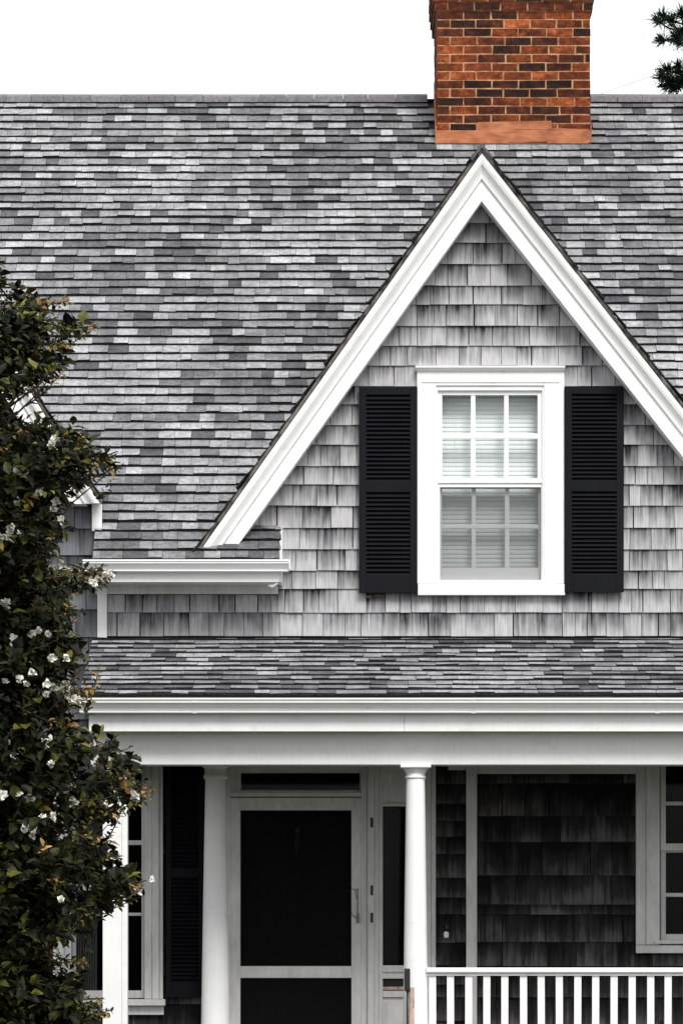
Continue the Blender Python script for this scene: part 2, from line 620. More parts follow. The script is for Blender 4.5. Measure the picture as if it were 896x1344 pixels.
# gable half planes: inside the two rakes (slightly under the fascia)
hpL = (-1.0, KL, -(AX) + KL * (AZ - 0.29))
hpR = (1.0, KR, AX + KR * (AZ - 0.29))
shingle_wall(GL, X(140), X(960), [pr(549, 737, 484, 778), pr(476, 549, 512, 774), pr(737, 814, 512, 774), pr(120, 364, 690, 781)],
             'cedar', [hpL, hpR], zclip=Z(740))
LL = [560, 590, 622, 658, 694, 729, 765, 800, 836, 872, 908, 944, 980, 1016]
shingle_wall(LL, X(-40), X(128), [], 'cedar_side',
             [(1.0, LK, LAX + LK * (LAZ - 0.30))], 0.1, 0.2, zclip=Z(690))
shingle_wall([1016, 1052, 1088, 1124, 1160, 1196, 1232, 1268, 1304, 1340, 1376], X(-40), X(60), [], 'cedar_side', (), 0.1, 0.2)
ST = [1000, 1029, 1055, 1077, 1098, 1121, 1152, 1178, 1200, 1237, 1267, 1292, 1309, 1340, 1368]
shingle_wall(ST, X(571), X(612), [], 'cedar_dark', (), 0.09, 0.2)
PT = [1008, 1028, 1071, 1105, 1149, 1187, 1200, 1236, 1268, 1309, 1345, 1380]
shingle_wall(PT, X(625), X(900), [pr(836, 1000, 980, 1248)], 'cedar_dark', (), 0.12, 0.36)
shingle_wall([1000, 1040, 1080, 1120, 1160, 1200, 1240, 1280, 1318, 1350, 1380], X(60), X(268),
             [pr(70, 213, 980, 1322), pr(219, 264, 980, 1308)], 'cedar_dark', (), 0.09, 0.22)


# --- roof shingles
def tab(O, u, v, n, a, b, v0, v1, th, tone):
    P = lambda uu, vv, nn: O + u * uu + v * vv + n * nn
    mb = MB()
    # back ring = underside, front ring = top face
    p = [P(a, v0, 0), P(b, v0, 0), P(b, v1, 0), P(a, v1, 0),
         P(a, v0 + random.uniform(-0.0015, 0.0015), th + random.uniform(-0.003, 0.003)), P(b, v0 + random.uniform(-0.0015, 0.0015), th + random.uniform(-0.003, 0.003)), P(b, v1, 0.003), P(a, v1, 0.003)]
    mb.add(p, [(0, 3, 2, 1), (4, 5, 6, 7), (0, 1, 5, 4), (1, 2, 6, 5), (2, 3, 7, 6), (3, 0, 4, 7)], [1, 0, 1, 1, 1, 1], tone)
    return mb


def tone_pick(x, s):
    r = random.random()
    sh = 0.10 * math.sin(x * 1.3 + s * 1.7) + 0.08 * math.sin(x * 3.1 - s * 2.3)
    if r < 0.24 + sh * 0.5: return random.uniform(0.72, 0.90)
    if r > 0.82 + sh: return random.uniform(0.28, 0.44)
    return min(0.85, max(0.4, random.gauss(0.63, 0.09) + sh * 0.8))


def roof_tabs(O, u, v, n, ulen, vlen, ex, keep, tmin=0.020, tmax=0.027, wmin=0.08, wmax=0.175, wave=0.005):
    out = []
    k = 0
    v0 = -0.012
    while v0 < vlen - 0.02:
        x = -random.uniform(0, 0.2)
        ph = random.uniform(0, 6)
        nxt = 0
        strip_dv = strip_t = 0
        while x < ulen:
            if nxt <= 0:                                   # a new shingle strip: its own lift and set
                nxt = 0.95
                strip_dv = random.uniform(-wave, wave)
                strip_t = random.uniform(-0.002, 0.003)
            w = random.uniform(wmin, wmax)
            nxt -= w
            a, b = max(0, x), min(ulen, x + w)
            x += w
            if b - a < 0.02: continue
            dv = strip_dv + wave * 0.8 * math.sin(x * 2.1 + ph) + random.choice((0, 0, 0, -0.004))
            c = O + u * ((a + b) / 2) + v * (v0 + ex / 2)
            if not keep(c): continue
            out.append((c, tab(O, u, v, n, a, b - 0.0025, v0 + dv, min(v0 + ex + 0.016, vlen), random.uniform(tmin, tmax) + strip_t, tone_pick(c.x, v0))))
        v0 += ex
        k += 1
    return out


def inframe(c):
    d = CD + c.y
    px, py = 448 + c.x * F / d, HZ - (c.z - CZ) * F / d
    return -10 < px < 906 and -10 < py < 1354


def hidden_by_tree(c):
    d = CD + c.y
    px, py = 448 + c.x * F / d, HZ - (c.z - CZ) * F / d
    return px < tree_edge(py) - 25


EDGE = [(300, -60), (345, -6), (360, 5), (375, 12), (395, 50), (410, 80), (425, 115), (435, 100), (450, 85), (470, 92), (490, 78), (505, 55), (520, 22),
        (545, 22), (560, 40), (570, 110), (590, 130), (610, 152), (625, 145), (640, 110), (655, 85), (700, 85), (740, 75), (760, 88), (800, 108),
        (830, 100), (850, 120), (875, 128), (900, 100), (930, 95), (960, 112), (975, 150), (1000, 178), (1030, 198), (1050, 160), (1075, 152), (1095, 142),
        (1120, 152), (1140, 175), (1165, 188), (1185, 155), (1205, 130), (1220, 100), (1240, 75), (1270, 75), (1290, 110), (1310, 115), (1330, 145),
        (1344, 130), (1400, 120), (1500, 90), (1640, 20)]


def tree_edge(py):
    return float(np.interp(py, [e[0] for e in EDGE], [e[1] for e in EDGE]))


def emit_tabs(tabs, parent, name, mats, limit):
    vis = [t for t in tabs if inframe(t[0]) and not hidden_by_tree(t[0])]
    vis.sort(key=lambda t: t[0].y)
    ids = {id(t) for t in vis[:limit]}
    rest = MB()
    for t in tabs:
        if id(t) in ids:
            t[1].build(name, mats, parent)
        else:
            mb = t[1]
            rest.add(mb.v, mb.f, mb.m, mb.t[0], mb.a)
    if rest.v:
        tag(rest.build(name + '_field', mats, parent, origin=tuple(WL[parent.name])), None, None, None, 'stuff')


nrm = Vector((0, -TS, TC))
vdir = Vector((0, TC, TS))
dk = MB()


def slab(mb, x0, x1, y0, y1, th=0.06):
    a, b = zroof(y0) - 0.004, zroof(y1) - 0.004
    mb.hexa([(x0, y0, a - th), (x1, y0, a - th), (x1, y1, b - th), (x0, y1, b - th), (x0, y0, a), (x1, y0, a), (x1, y1, b), (x0, y1, b)])


slab(dk, HX0 - 0.2, X(470), 0.07, YR)
slab(dk, X(470), X(830), 0.62, YR)
slab(dk, X(830), HX1 + 0.2, 0.07, YR)
slab(dk, XE0, XE1, YE, 0.075)
slab(dk, XF0, XF1, YE, 0.075)
a, b = ZR - 0.004, zroof(-0.2) - 0.004
dk.hexa([(HX0 - 0.2, YR, a - 0.06), (HX1 + 0.2, YR, a - 0.06), (HX1 + 0.2, 2 * YR + 0.2, b - 0.06), (HX0 - 0.2, 2 * YR + 0.2, b - 0.06),
         (HX0 - 0.2, YR, a), (HX1 + 0.2, YR, a), (HX1 + 0.2, 2 * YR + 0.2, b), (HX0 - 0.2, 2 * YR + 0.2, b)])
roof = dk.build('main_roof', 'roof_deck', house, origin=(0, 0, 0))


def keep_main(c):
    if c.y < 0.06: return False
    if c.z < zgable(c.x) - 0.22: return False
    if c.z < zgable2(c.x) - 0.22: return False
    if CHX0 < c.x < CHX1 and CHY0 + 0.06 < c.y < CHY1: return False
    return True


# chimney position: its front foot meets the roof at photo row 190
ych = 4.6
for _ in range(40):
    ych += (HZ - 190 - (zroof(ych) - CZ) * F / (CD + ych)) * 0.004
CHY0 = ych
CHX0, CHX1 = X(573, CHY0), X(774, CHY0)
CHY1 = CHY0 + 1.15

O = Vector((HX0 - 0.2, YE, ZE))
tabs = roof_tabs(O, Vector((1, 0, 0)), vdir, nrm, HX1 - HX0 + 0.4, (YR - YE) / TC, 0.127, keep_main)
for xa, xb in ((XE0, XE1), (XF0, XF1)):
    tabs += roof_tabs(Vector((xa, YE, ZE)), Vector((1, 0, 0)), vdir, nrm, xb - xa, 4 * 0.127 + 0.012, 0.127, lambda c: True)
emit_tabs(tabs, roof, 'roof_shingle', ['roof_shingle', 'asphalt_edge'], 300)
# back slope, plain courses
tabs = roof_tabs(Vector((HX1 + 0.2, 2 * YR - YE, ZE)), Vector((-1, 0, 0)), Vector((0, -TC, TS)), Vector((0, TS, TC)), HX1 - HX0 + 0.4, (YR - YE) / TC, 0.25,
                 lambda c: not (CHX0 < c.x < CHX1 and c.y < CHY1), wmin=0.3, wmax=0.8)
bk = MB()
for t in tabs: bk.add(t[1].v, t[1].f, t[1].m, t[1].t[0])
tag(bk.build('rear_shingle_field', ['roof_shingle', 'asphalt_edge'], roof, origin=(0, 0, 0)), None, None, None, 'stuff')

# ridge caps
x = HX0 - 0.2
i = 0
while x < HX1 + 0.2:
    w = random.uniform(0.19, 0.25)
    if not (x + w > CHX0 and x < CHX1 and CHY0 < YR < CHY1):
        mb = MB()
        lift = random.uniform(0.022, 0.027)
        dx = 0.02
        pts = []
        lift = 0.0 + random.uniform(-0.001, 0.001)
        for xx, l in ((x, lift), (x + w - 0.003, lift)):
            pts.append([(xx, YR - 0.105, ZR - 0.040 + l), (xx, YR - 0.095, ZR + 0.004 + l), (xx, YR - 0.05, ZR + 0.030 + l), (xx, YR + 0.05, ZR + 0.030 + l),
                        (xx, YR + 0.105, ZR - 0.040 + l), (xx, YR + 0.08, ZR - 0.03 + l), (xx, YR, ZR + 0.01), (xx, YR - 0.08, ZR - 0.03 + l)])
        mb.loft(pts, tone=random.random())
        mb.build('ridge_cap', 'ridge_cap', roof)
    x += w

# --- cross gable roofs
def gable_roof(ax, az, kl, kr, zlow, nm, sides=(0, 1), ridge_y=None):
    yb = YE + (az - ZE) * TC / TS + 0.15
    mb = MB()
    for sgn, k in ((-1, kl), (1, kr)):
        if (sgn == -1 and 0 not in sides) or (sgn == 1 and 1 not in sides): continue
        h = az - zlow
        xe = ax + sgn * k * h
        th = 0.035
        mb.prism([(ax, az), (xe, zlow), (xe, zlow + th), (ax, az + th)], -0.255, yb)
    r = mb.build(nm, 'roof_deck', house)
    allt = []
    for sgn, k in ((-1, kl), (1, kr)):
        if (sgn == -1 and 0 not in sides) or (sgn == 1 and 1 not in sides): continue
        h = az - zlow
        L = math.hypot(h, k * h)
        v = Vector((-sgn * k * h / L, 0, h / L))
        u = Vector((0, 1, 0)) if sgn == -1 else Vector((0, 1, 0))
        n = Vector((sgn * h / L, 0, k * h / L))
        Oo = Vector((ax + sgn * k * h, -0.272, zlow + 0.036))

        def keep(c): return c.z > zroof(c.y) - 0.05
        allt += roof_tabs(Oo, u, v, n, yb + 0.3, L, 0.127, keep, 0.009, 0.018, wave=0.006)
    f = MB()
    for c, t in allt:
        # ragged front edge at the rake
        dy = random.uniform(-0.012, 0.010)
        lf = random.choice((0, 0, 0.004, 0.008, 0.014))
        vs = [(p[0] + (lf * 0.8 if c.x > ax else -lf * 0.8 if p[1] < -0.26 else 0), p[1] + (dy if p[1] < -0.26 else 0), p[2] + (lf * 0.6 if p[1] < -0.26 else 0)) for p in t.v]
        f.add(vs, t.f, t.m, t.t[0])
    tag(f.build('gable_shingle_field', ['roof_shingle', 'asphalt_edge'], r, origin=tuple(WL[r.name])), None, None, None, 'stuff')
    # ridge caps of the gable
    y = -0.262
    while y < yb:
        w = 0.2
        c_ = MB()
        l = random.uniform(0.0, 0.01)
        rings = []
        for yy, q in ((y - 0.02, 0.012 + l), (y + w, 0.006)):
            z = az + 0.05 + q
            rings.append([(ax - 0.07, yy, z - 0.07 / kl), (ax, yy, z), (ax + 0.07, yy, z - 0.07 / kr), (ax + 0.07, yy, z - 0.07 / kr - 0.02), (ax, yy, z - 0.03), (ax - 0.07, yy, z - 0.07 / kl - 0.02)])
        c_.loft(rings, tone=random.random() * 0.5)
        c_.build('ridge_cap', 'ridge_cap', r)
        y += w
    return r


gr = gable_roof(AX, AZ, KL, KR, Z(731, YK), 'gable_roof')
lr = gable_roof(LAX, LAZ, LK, LK, Z(655, YK), 'gable_roof')

# rake boards: loft the moulding profile between the mitre at the apex and the foot
PXK = (CD + YK) / F


def rake(ax, az, k, sgn, zfoot, prof, name, parent):
    rings = []
    def ring(at_apex):
        r = []
        for off, y in prof:
            z = az - off * PXK
            if at_apex: r.append((ax, y, z))
            else: r.append((ax + sgn * k * (z - zfoot), y, zfoot))
        return r
    a, b = ring(True), ring(False)
    if sgn > 0: a, b = b, a
    mb = MB().loft([a, b])
    return mb.build(name, 'white_paint', parent)


CROWN = [(-1, -0.20), (-1, -0.250), (1.5, -0.255), (5, -0.256), (9, -0.254), (12.5, -0.250), (15, -0.246), (15.5, -0.238), (18, -0.235), (22, -0.225), (26, -0.219), (30, -0.216), (32, -0.215), (33, -0.213), (33, -0.205), (32, -0.19)]
FASC = [(29, -0.02), (29, -0.2035), (33.5, -0.2035), (34.5, -0.198), (61, -0.198), (62, -0.196), (62, -0.02)]
for sgn, k in ((-1, KL), (1, KR)):
    rake(AX, AZ, k, sgn, Z(728, YK), CROWN, 'rake_moulding', house)
    rake(AX, AZ, k, sgn, Z(719, YK), FASC, 'rake_fascia', house)
for sgn in (-1, 1):
    rake(LAX, LAZ, LK, sgn, Z(660, YK), CROWN, 'rake_moulding', house)
    rake(LAX, LAZ, LK, sgn, Z(660, YK), FASC, 'rake_fascia', house)
DRIP = [(-7.5, -0.2), (-7.5, -0.266), (-4.5, -0.262), (-1.5, -0.258), (-1.5, -0.2)]
for a_, z_, k_, s_ in ((AX, AZ, KL, -1), (AX, AZ, KR, 1), (LAX, LAZ, LK, 1), (LAX, LAZ, LK, -1)):
    o_ = rake(a_, z_, k_, s_, Z(728, YK) if a_ == AX else Z(660, YK), DRIP, 'drip_edge', house)
    o_.data.materials[0] = M['drip']
# small block that closes the left foot of the rake, and the corner trim of the left gable
MB().pbox(263, 289, 721.5, 729, -0.262, -0.18).build('rake_foot', 'white_paint', house, bevel=0.003)
MB().pbox(121, 134, 652, 697, -0.03, 0.002).build('corner_board', 'white_paint', house)
MB().pbox(128, 140.5, 772, 845, -0.035, 0.003).build('corner_board', 'white_paint', house, bevel=0.003)


# --- gutters and eaves
def gutter(name, x0, x1, yb, zt, hgt, dep, parent=house):
    h, d = hgt, dep
    prof = [(yb, zt), (yb, zt - h), (yb - 0.55 * d, zt - h), (yb - 0.60 * d, zt - h + 0.004), (yb - 0.60 * d, zt - h + 0.014),
            (yb - 0.66 * d, zt - h + 0.3 * h), (yb - 0.82 * d, zt - h + 0.55 * h), (yb - 0.93 * d, zt - h + 0.68 * h),
            (yb - 0.93 * d, zt - 0.014), (yb - d, zt - 0.011), (yb - d, zt), (yb - 0.9 * d, zt),
            (yb - 0.88 * d, zt - 0.02), (yb - 0.2 * d, zt - 0.05), (yb - 0.02, zt - 0.01)]
    o = MB().alongx(prof, x0, x1).build(name, 'white_paint', parent)
    return o


ye = YE - 0.005
gz = Z(734.5, -0.45)
gu = gutter('eave_gutter', X(109, -0.45), X(379, -0.45), ye - 0.02, gz, 0.078, 0.095)
MB().box(X(379, -0.45), X(379, -0.45) + 0.008, ye - 0.105, ye - 0.02, gz - 0.07, gz + 0.001).build('end_cap', 'white_paint', gu, bevel=0.004)
ZF0, ZF1 = Z(764, -0.37), Z(738, -0.37)
MB().box(X(113, -0.37), X(366, -0.37), ye - 0.02, ye + 0.004, ZF0, ZF1).build('eave_fascia', 'white_paint', house, bevel=0.002)
MB().box(X(114, -0.37), X(365.5, -0.37), ye + 0.004, -0.035, ZF0 + 0.008, ZF0 + 0.02).build('eave_soffit', 'shaded_paint', house)
MB().box(X(126), X(365), -0.034, 0.003, Z(780), ZF0 + 0.05).build('eave_frieze', 'shaded_paint', house, bevel=0.002)
# closed right end of the box eave and its flashing strip
q = MB()
q.loft([[(X(366, -0.3), ye, ZF0 + 0.002), (X(366, -0.3), -0.005, ZF0 + 0.002), (X(366, -0.3), -0.005, zroof(0) + 0.0), (X(366, -0.3), ye, ZE + 0.0)],
        [(X(370, -0.3), ye, ZF0 + 0.002), (X(370, -0.3), -0.005, ZF0 + 0.002), (X(370, -0.3), -0.005, zroof(0) + 0.022), (X(370, -0.3), ye, ZE + 0.022)]])
q.build('eave_return', 'white_paint', house)
MB().pbox(329, 371, 694.5, 700, -0.04, 0.0).build('flashing', 'shaded_paint', house)
q = MB()
q.tube([W(352, 768, -0.34), W(358, 770, -0.37), W(364, 766, -0.39)], [0.008, 0.012, 0.006])
q.tube([W(361, 768, -0.36), W(363, 778, -0.2)], [0.008, 0.005])
q.build('gutter_strap', 'shaded_paint', gu)
# right-hand eave (outside the frame)
gutter('eave_gutter', XF0, XF1, ye - 0.02, gz, 0.078, 0.095)
MB().box(XF0, XF1, ye - 0.02, ye + 0.004, ZF0, ZF1).build('eave_fascia', 'white_paint', house)
MB().box(XF0, XF1, ye + 0.004, 0.0, ZF0 + 0.008, ZF0 + 0.02).build('eave_soffit', 'shaded_paint', house)

# --- chimney
zc0 = Z(192, CHY0) - 0.3
ch = MB().box(CHX0 + 0.004, CHX1 - 0.004, CHY0 + 0.004, CHY1 - 0.008, zc0 - 0.9, Z(-75, CHY0)).build('chimney', 'mortar', house)
rows = [(0 + 11.35 * i) for i in range(-7, 16)]
bh = 11.35 * (CD + CHY0) / F
zfoot = Z(172, CHY0)
nrow = 0
Wc = CHX1 - CHX0


def brick(x0, x1, y0, y1, z0, z1, tone):
    j = lambda: random.uniform(-0.0025, 0.0025)
    mb = MB()
    p = [[x, y, z] for (x, y, z) in ((x0, y1, z0), (x1, y1, z0), (x1, y1, z1), (x0, y1, z1), (x0, y0, z0), (x1, y0, z0), (x1, y0, z1), (x0, y0, z1))]
    p = [(a + j(), b + j(), c_ + j()) for a, b, c_ in p]
    mb.hexa(p, 0, tone)
    return mb.build('brick', 'brick', ch)


for r in range(-1, 20):
    z0 = zfoot + (r - 0) * bh
    z1 = z0 + bh - 0.0115
    row_py = HZ - (z0 - CZ) * F / (CD + CHY0)
    out = 0.0
    if row_py < 24: out = 0.018
    if row_py < 12.5: out = 0.030
    if row_py < 1: out = 0.042
    L = 0.198
    jt = 0.0115
    x0, x1 = CHX0 - out, CHX1 + out
    y0, y1 = CHY0 - out, CHY1 + out
    # front
    x = x0
    first = L if r % 2 else 0.095
    tn = lambda: random.choice((random.uniform(0, 0.3), random.uniform(0.1, 0.5), random.uniform(0.35, 0.75), random.uniform(0.6, 1.0)))
    while x < x1 - 0.03:
        w = first if x == x0 else L + random.uniform(-0.012, 0.012)
        e = min(x + w, x1)
        if x1 - e < 0.05: e = x1
        brick(x, e, y0, y0 + 0.095, z0, z1, tn())
        x = e + jt
    # sides
    for xs0, xs1 in ((x0, x0 + 0.095), (x1 - 0.095, x1)):
        y = y0 + 0.095 + jt + (0 if r % 2 else 0.1)
        if r % 2 == 0: brick(xs0, xs1, y0 + 0.095 + jt, y - jt, z0, z1, tn())
        while y < y1 - 0.03:
            e = min(y + L, y1)
            if y1 - e < 0.05: e = y1
            brick(xs0, xs1, y, e, z0, z1, tn())
            y = e + jt
    if out: ch_in = MB().box(x0 + 0.01, x1 - 0.01, y0 + 0.01, y1 - 0.01, z0 - 0.005, z1 + 0.012).build('corbel_bed', 'mortar', ch)
MB().box(CHX0 - 0.05, CHX1 + 0.05, CHY0 - 0.05, CHY1 + 0.05, zfoot + 20 * bh, zfoot + 20 * bh + 0.09).build('chimney_cap', 'mortar', ch)
# copper apron and side flashing
q = MB()
q.box(CHX0 - 0.014, CHX1 + 0.006, CHY0 - 0.016, CHY0 - 0.003, Z(189, CHY0), Z(171.5, CHY0))
q.build('apron_flashing', 'copper', ch, bevel=0.003)
q = MB()
zt, zb = Z(159.5, CHY0), Z(172, CHY0)
q.prism([(X(624, CHY0), zb), (X(724, CHY0), zb - 0.002), (X(723, CHY0), zt + 0.004), (X(676, CHY0), zt), (X(626, CHY0), zt - 0.006)], CHY0 - 0.009, CHY0 - 0.001)
q.prism([(X(676, CHY0), zb + 0.012), (X(772, CHY0), zb + 0.002), (X(772, CHY0), zb + 0.012), (X(676, CHY0), zb + 0.03)], CHY0 - 0.012, CHY0 - 0.008)
q.build('counter_flashing', 'copper', ch)
for xa, xb in ((CHX0 - 0.012, CHX0 - 0.002), (CHX1 + 0.002, CHX1 + 0.010)):
    q = MB()
    q.loft([[(xa, CHY0 - 0.01, zroof(CHY0) - 0.02), (xa, YR, ZR - 0.02), (xa, YR, ZR + 0.13), (xa, CHY0 - 0.01, zroof(CHY0) + 0.13)],
            [(xb, CHY0 - 0.01, zroof(CHY0) - 0.02), (xb, YR, ZR - 0.02), (xb, YR, ZR + 0.13), (xb, CHY0 - 0.01, zroof(CHY0) + 0.13)]])
    q.build('side_flashing', 'copper', ch)


# ============================================================ gable window
def niche(name, key, depth=0.5, y0=0.062):
    a, b, c, d = OPEN[key]
    x0, x1, z0, z1 = X(a) - 0.05, X(b) + 0.05, Z(d) - 0.05, Z(c) + 0.05
    mb = MB()
    mb.box(x0 - 0.02, x1 + 0.02, y0 + depth, y0 + depth + 0.02, z0, z1)
    mb.box(x0 - 0.02, x0, y0, y0 + depth, z0, z1)
    mb.box(x1, x1 + 0.02, y0, y0 + depth, z0, z1)
    mb.box(x0 - 0.02, x1 + 0.02, y0, y0 + depth + 0.02, z0 - 0.02, z0)
    mb.box(x0 - 0.02, x1 + 0.02, y0, y0 + depth + 0.02, z1, z1 + 0.02)
    return mb.build(name, 'dark_room', house)


niche('window_recess', 'up', 0.35)
q = MB()
yc = -0.05
q.pbox(547, 572, 485, 766, yc, 0.004)
q.pbox(713.5, 740, 485, 766, yc, 0.004)
q.pbox(572, 713.5, 485, 506, yc, 0.004)
# inner stop bead
q.pbox(569, 574, 506, 762, yc + 0.012, 0.06)
q.pbox(711, 715.5, 506, 762, yc + 0.012, 0.06)
q.pbox(574, 711, 506, 512.5, yc + 0.012, 0.06)
win = q.build('gable_window', 'white_paint', house, bevel=0.003)
win['label'] = 'white double-hung window with twelve small panes and closed blinds'
q = MB()
z = Z(480, -0.08)
q.alongx([(0.0, z), (-0.085, z), (-0.085, z - 0.012), (-0.075, z - 0.018), (-0.066, z - 0.028), (-0.058, z - 0.036), (0.0, z - 0.036)], X(545, -0.08), X(741, -0.08))
q.build('head_moulding', 'white_paint', win)
q = MB()
q.pbox(553, 734, 499.5, 502, yc - 0.006, yc + 0.01)
q.build('casing_bead', 'white_paint', win, bevel=0.002)
q = MB()
q.pbox(548, 741, 766.5, 781, yc - 0.012, 0.004)
q.build('sill', 'white_paint', win, bevel=0.004)
q = MB(); q.pbox(570, 716, 761.5, 766.2, yc - 0.002, 0.05); q.build('sill_nosing', 'white_paint', win, bevel=0.003)


def sash(parent, x0, x1, z0, z1, cols, rws, y, st=None, mat='white_paint', name='sash'):
    """frame from outer px rect; cols/rws: pane spans in px"""
    y1 = y + 0.035
    q = MB()
    q.pbox(x0, cols[0][0], z0, z1, y, y1)
    q.pbox(cols[-1][1], x1, z0, z1, y, y1)
    q.pbox(cols[0][0], cols[-1][1], z0, rws[0][0], y, y1)
    q.pbox(cols[0][0], cols[-1][1], rws[-1][1], z1, y, y1)
    s = q.build(name, mat, parent, bevel=0.002)
    for i in range(len(cols) - 1):
        q = MB(); q.pbox(cols[i][1], cols[i + 1][0], rws[0][0], rws[-1][1], y + 0.004, y + 0.026)
        q.build('muntin', mat, parent, bevel=0.004)
    for i in range(len(rws) - 1):
        q = MB(); q.pbox(cols[0][0], cols[-1][1], rws[i][1], rws[i + 1][0], y + 0.002, y + 0.028)
        q.build('muntin', mat, parent, bevel=0.004)
    for c_ in cols:
        for r_ in rws:
            q = MB(); q.pbox(c_[0] - 0.5, c_[1] + 0.5, r_[0] - 0.5, r_[1] + 0.5, y + 0.014, y + 0.017)
            q.build('pane', 'glass', parent)
    return s


C3 = [(580, 617.5), (623.5, 661), (667, 705)]
sash(win, 572.5, 712.5, 512.5, 636, C3, [(518.5, 569), (576, 628)], -0.018)
q = MB(); q.pbox(573, 713, 629.5, 634, -0.03, -0.017); q.build('meeting_rail', 'white_paint', win, bevel=0.003)
q = MB(); q.pbox(572.5, 577, 636, 762, -0.02, 0.012); q.pbox(709.5, 713, 636, 762, -0.02, 0.012); q.pbox(577, 709.5, 636, 639.5, -0.02, 0.012)
q.build('lower_stop', 'white_paint', win, bevel=0.002)
C3b = [(579.5, 618.5), (624, 662), (668, 706)]
sash(win, 573, 712.5, 634, 762, C3b, [(641, 688.5), (694, 745)], 0.022)

MB().pbox(577, 709.5, 639.5, 761.5, -0.006, -0.004).build('insect_screen', 'grey_screen', win)

blind = empty('window_blind', (X(642), 0.11, Z(758)), 'pale grey-green slatted blind closed behind the gable window panes', 'blind')
zz = Z(512)
k = 0
while zz > Z(756):
    mb = MB()
    y = 0.115
    x0, x1 = X(576), X(709)
    t_ = 0.0015
    ys, ye_ = y - 0.003, y + 0.003
    n_ = 5
    pr_ = []
    for i in range(n_ + 1):
        f_ = i / n_
        yy = ys + (ye_ - ys) * f_ - 0.0025 * math.sin(math.pi * f_)
        pr_.append((yy, zz - 0.031 * (1 - f_)))
    prof = pr_ + [(p[0] + t_, p[1] - 0.0005) for p in reversed(pr_)]
    mb.alongx(prof, x0, x1 + random.uniform(-0.002, 0.002))
    mb.build('slat', 'blind', blind)
    zz -= 0.0295
for px in (598, 686):
    MB().box(X(px) - 0.0015, X(px) + 0.0015, 0.104, 0.106, Z(757), Z(512)).build('ladder_cord', 'blind', blind)


# --- shutters
def shutter(x0, x1, z0, z1, top, mids, bot, y, st=9.5, step=5.6, label=None):
    y0 = y - 0.035
    q = MB()
    q.pbox(x0, x0 + st, z0, z1, y0, y)
    q.pbox(x1 - st, x1, z0, z1, y0, y)
    q.pbox(x0 + st, x1 - st, z0, top, y0 + 0.002, y)
    q.pbox(x0 + st, x1 - st, bot, z1, y0 + 0.002, y)
    for a, b in mids: q.pbox(x0 + st, x1 - st, a, b, y0 + 0.002, y)
    q.pbox(x0 + st - 1, x1 - st + 1, top - 1, bot + 1, y - 0.004, y - 0.001)
    s = q.build('shutter', 'shutter_paint', house, bevel=0.002)
    if label: s['label'] = label
    spans = []
    a = top
    for m0, m1 in mids:
        spans.append((a, m0)); a = m1
    spans.append((a, bot))
    for a, b in spans:
        n = round((b - a) / step)
        h = (b - a) / n
        for i in range(n):
            zt_, zb_ = Z(a + i * h + 0.3, y0), Z(a + (i + 1) * h + 0.6, y0)
            mb = MB()
            yi, yo = y - 0.008, y0 + 0.003
            tk = 0.007
            mb.alongx([(yi, zt_), (yo, zb_ + tk), (yo - 0.002, zb_ + tk * 0.5), (yo, zb_), (yi, zt_ - tk)], X(x0 + st, y0), X(x1 - st, y0))
            mb.build('slat', 'shutter_paint', s)
    return s


shutter(471, 547.5, 508, 778, 518, [(632, 646)], 755, -0.035, label='black louvred shutter beside the rake of the gable')
shutter(740.5, 818, 507.5, 777, 517, [(632, 645)], 755, -0.035)
q = MB()
for a in ((481, 488, 781, 785), (490, 503, 780, 784)):
    q.pbox(*a, -0.04, -0.012)
q.build('shutter_dog', 'bark', house, bevel=0.004)

# ============================================================ porch
YP = -1.72
YB = -1.57
ZP0, ZP1 = Z(838, 0.0), Z(912, YP)
PL = math.hypot(-YP, ZP0 - ZP1)
pv = Vector((0, -YP / PL, (ZP0 - ZP1) / PL))
pn = Vector((0, -(ZP0 - ZP1) / PL, -YP / PL))
PX0, PX1 = X(105, YP), 5.2
q = MB()
q.hexa([(PX0, YP, ZP1 - 0.07), (PX1, YP, ZP1 - 0.07), (PX1, 0.0, ZP0 - 0.07), (PX0, 0.0, ZP0 - 0.07),
        (PX0, YP, ZP1 - 0.004), (PX1, YP, ZP1 - 0.004), (PX1, 0.0, ZP0 - 0.004), (PX0, 0.0, ZP0 - 0.004)])
proof = q.build('porch_roof', 'roof_deck', house)
tabs = roof_tabs(Vector((PX0, YP, ZP1)), Vector((1, 0, 0)), pv, pn, PX1 - PX0, PL, 0.143, lambda c: True, 0.013, 0.022, 0.08, 0.19, wave=0.006)
emit_tabs(tabs, proof, 'roof_shingle', ['roof_shingle', 'asphalt_edge'], 300)
pg = gutter('porch_gutter', X(104, -1.83), PX1, YP - 0.012, Z(916, -1.83), 0.095, 0.115)
pf = MB().box(PX0 + 0.065, PX1, YP - 0.004, YP + 0.02, Z(960, -1.73) + 0.003, ZP1 - 0.02).build('porch_fascia', 'white_paint', house)
for a_, b_ in ((117, 530), (530.5, 1090)):
    MB().box(X(a_, -1.73), X(b_, -1.73), YP - 0.012, YP - 0.0045, Z(960, -1.73), ZP1 - 0.03).build('fascia_board', 'white_paint', pf, bevel=0.002)
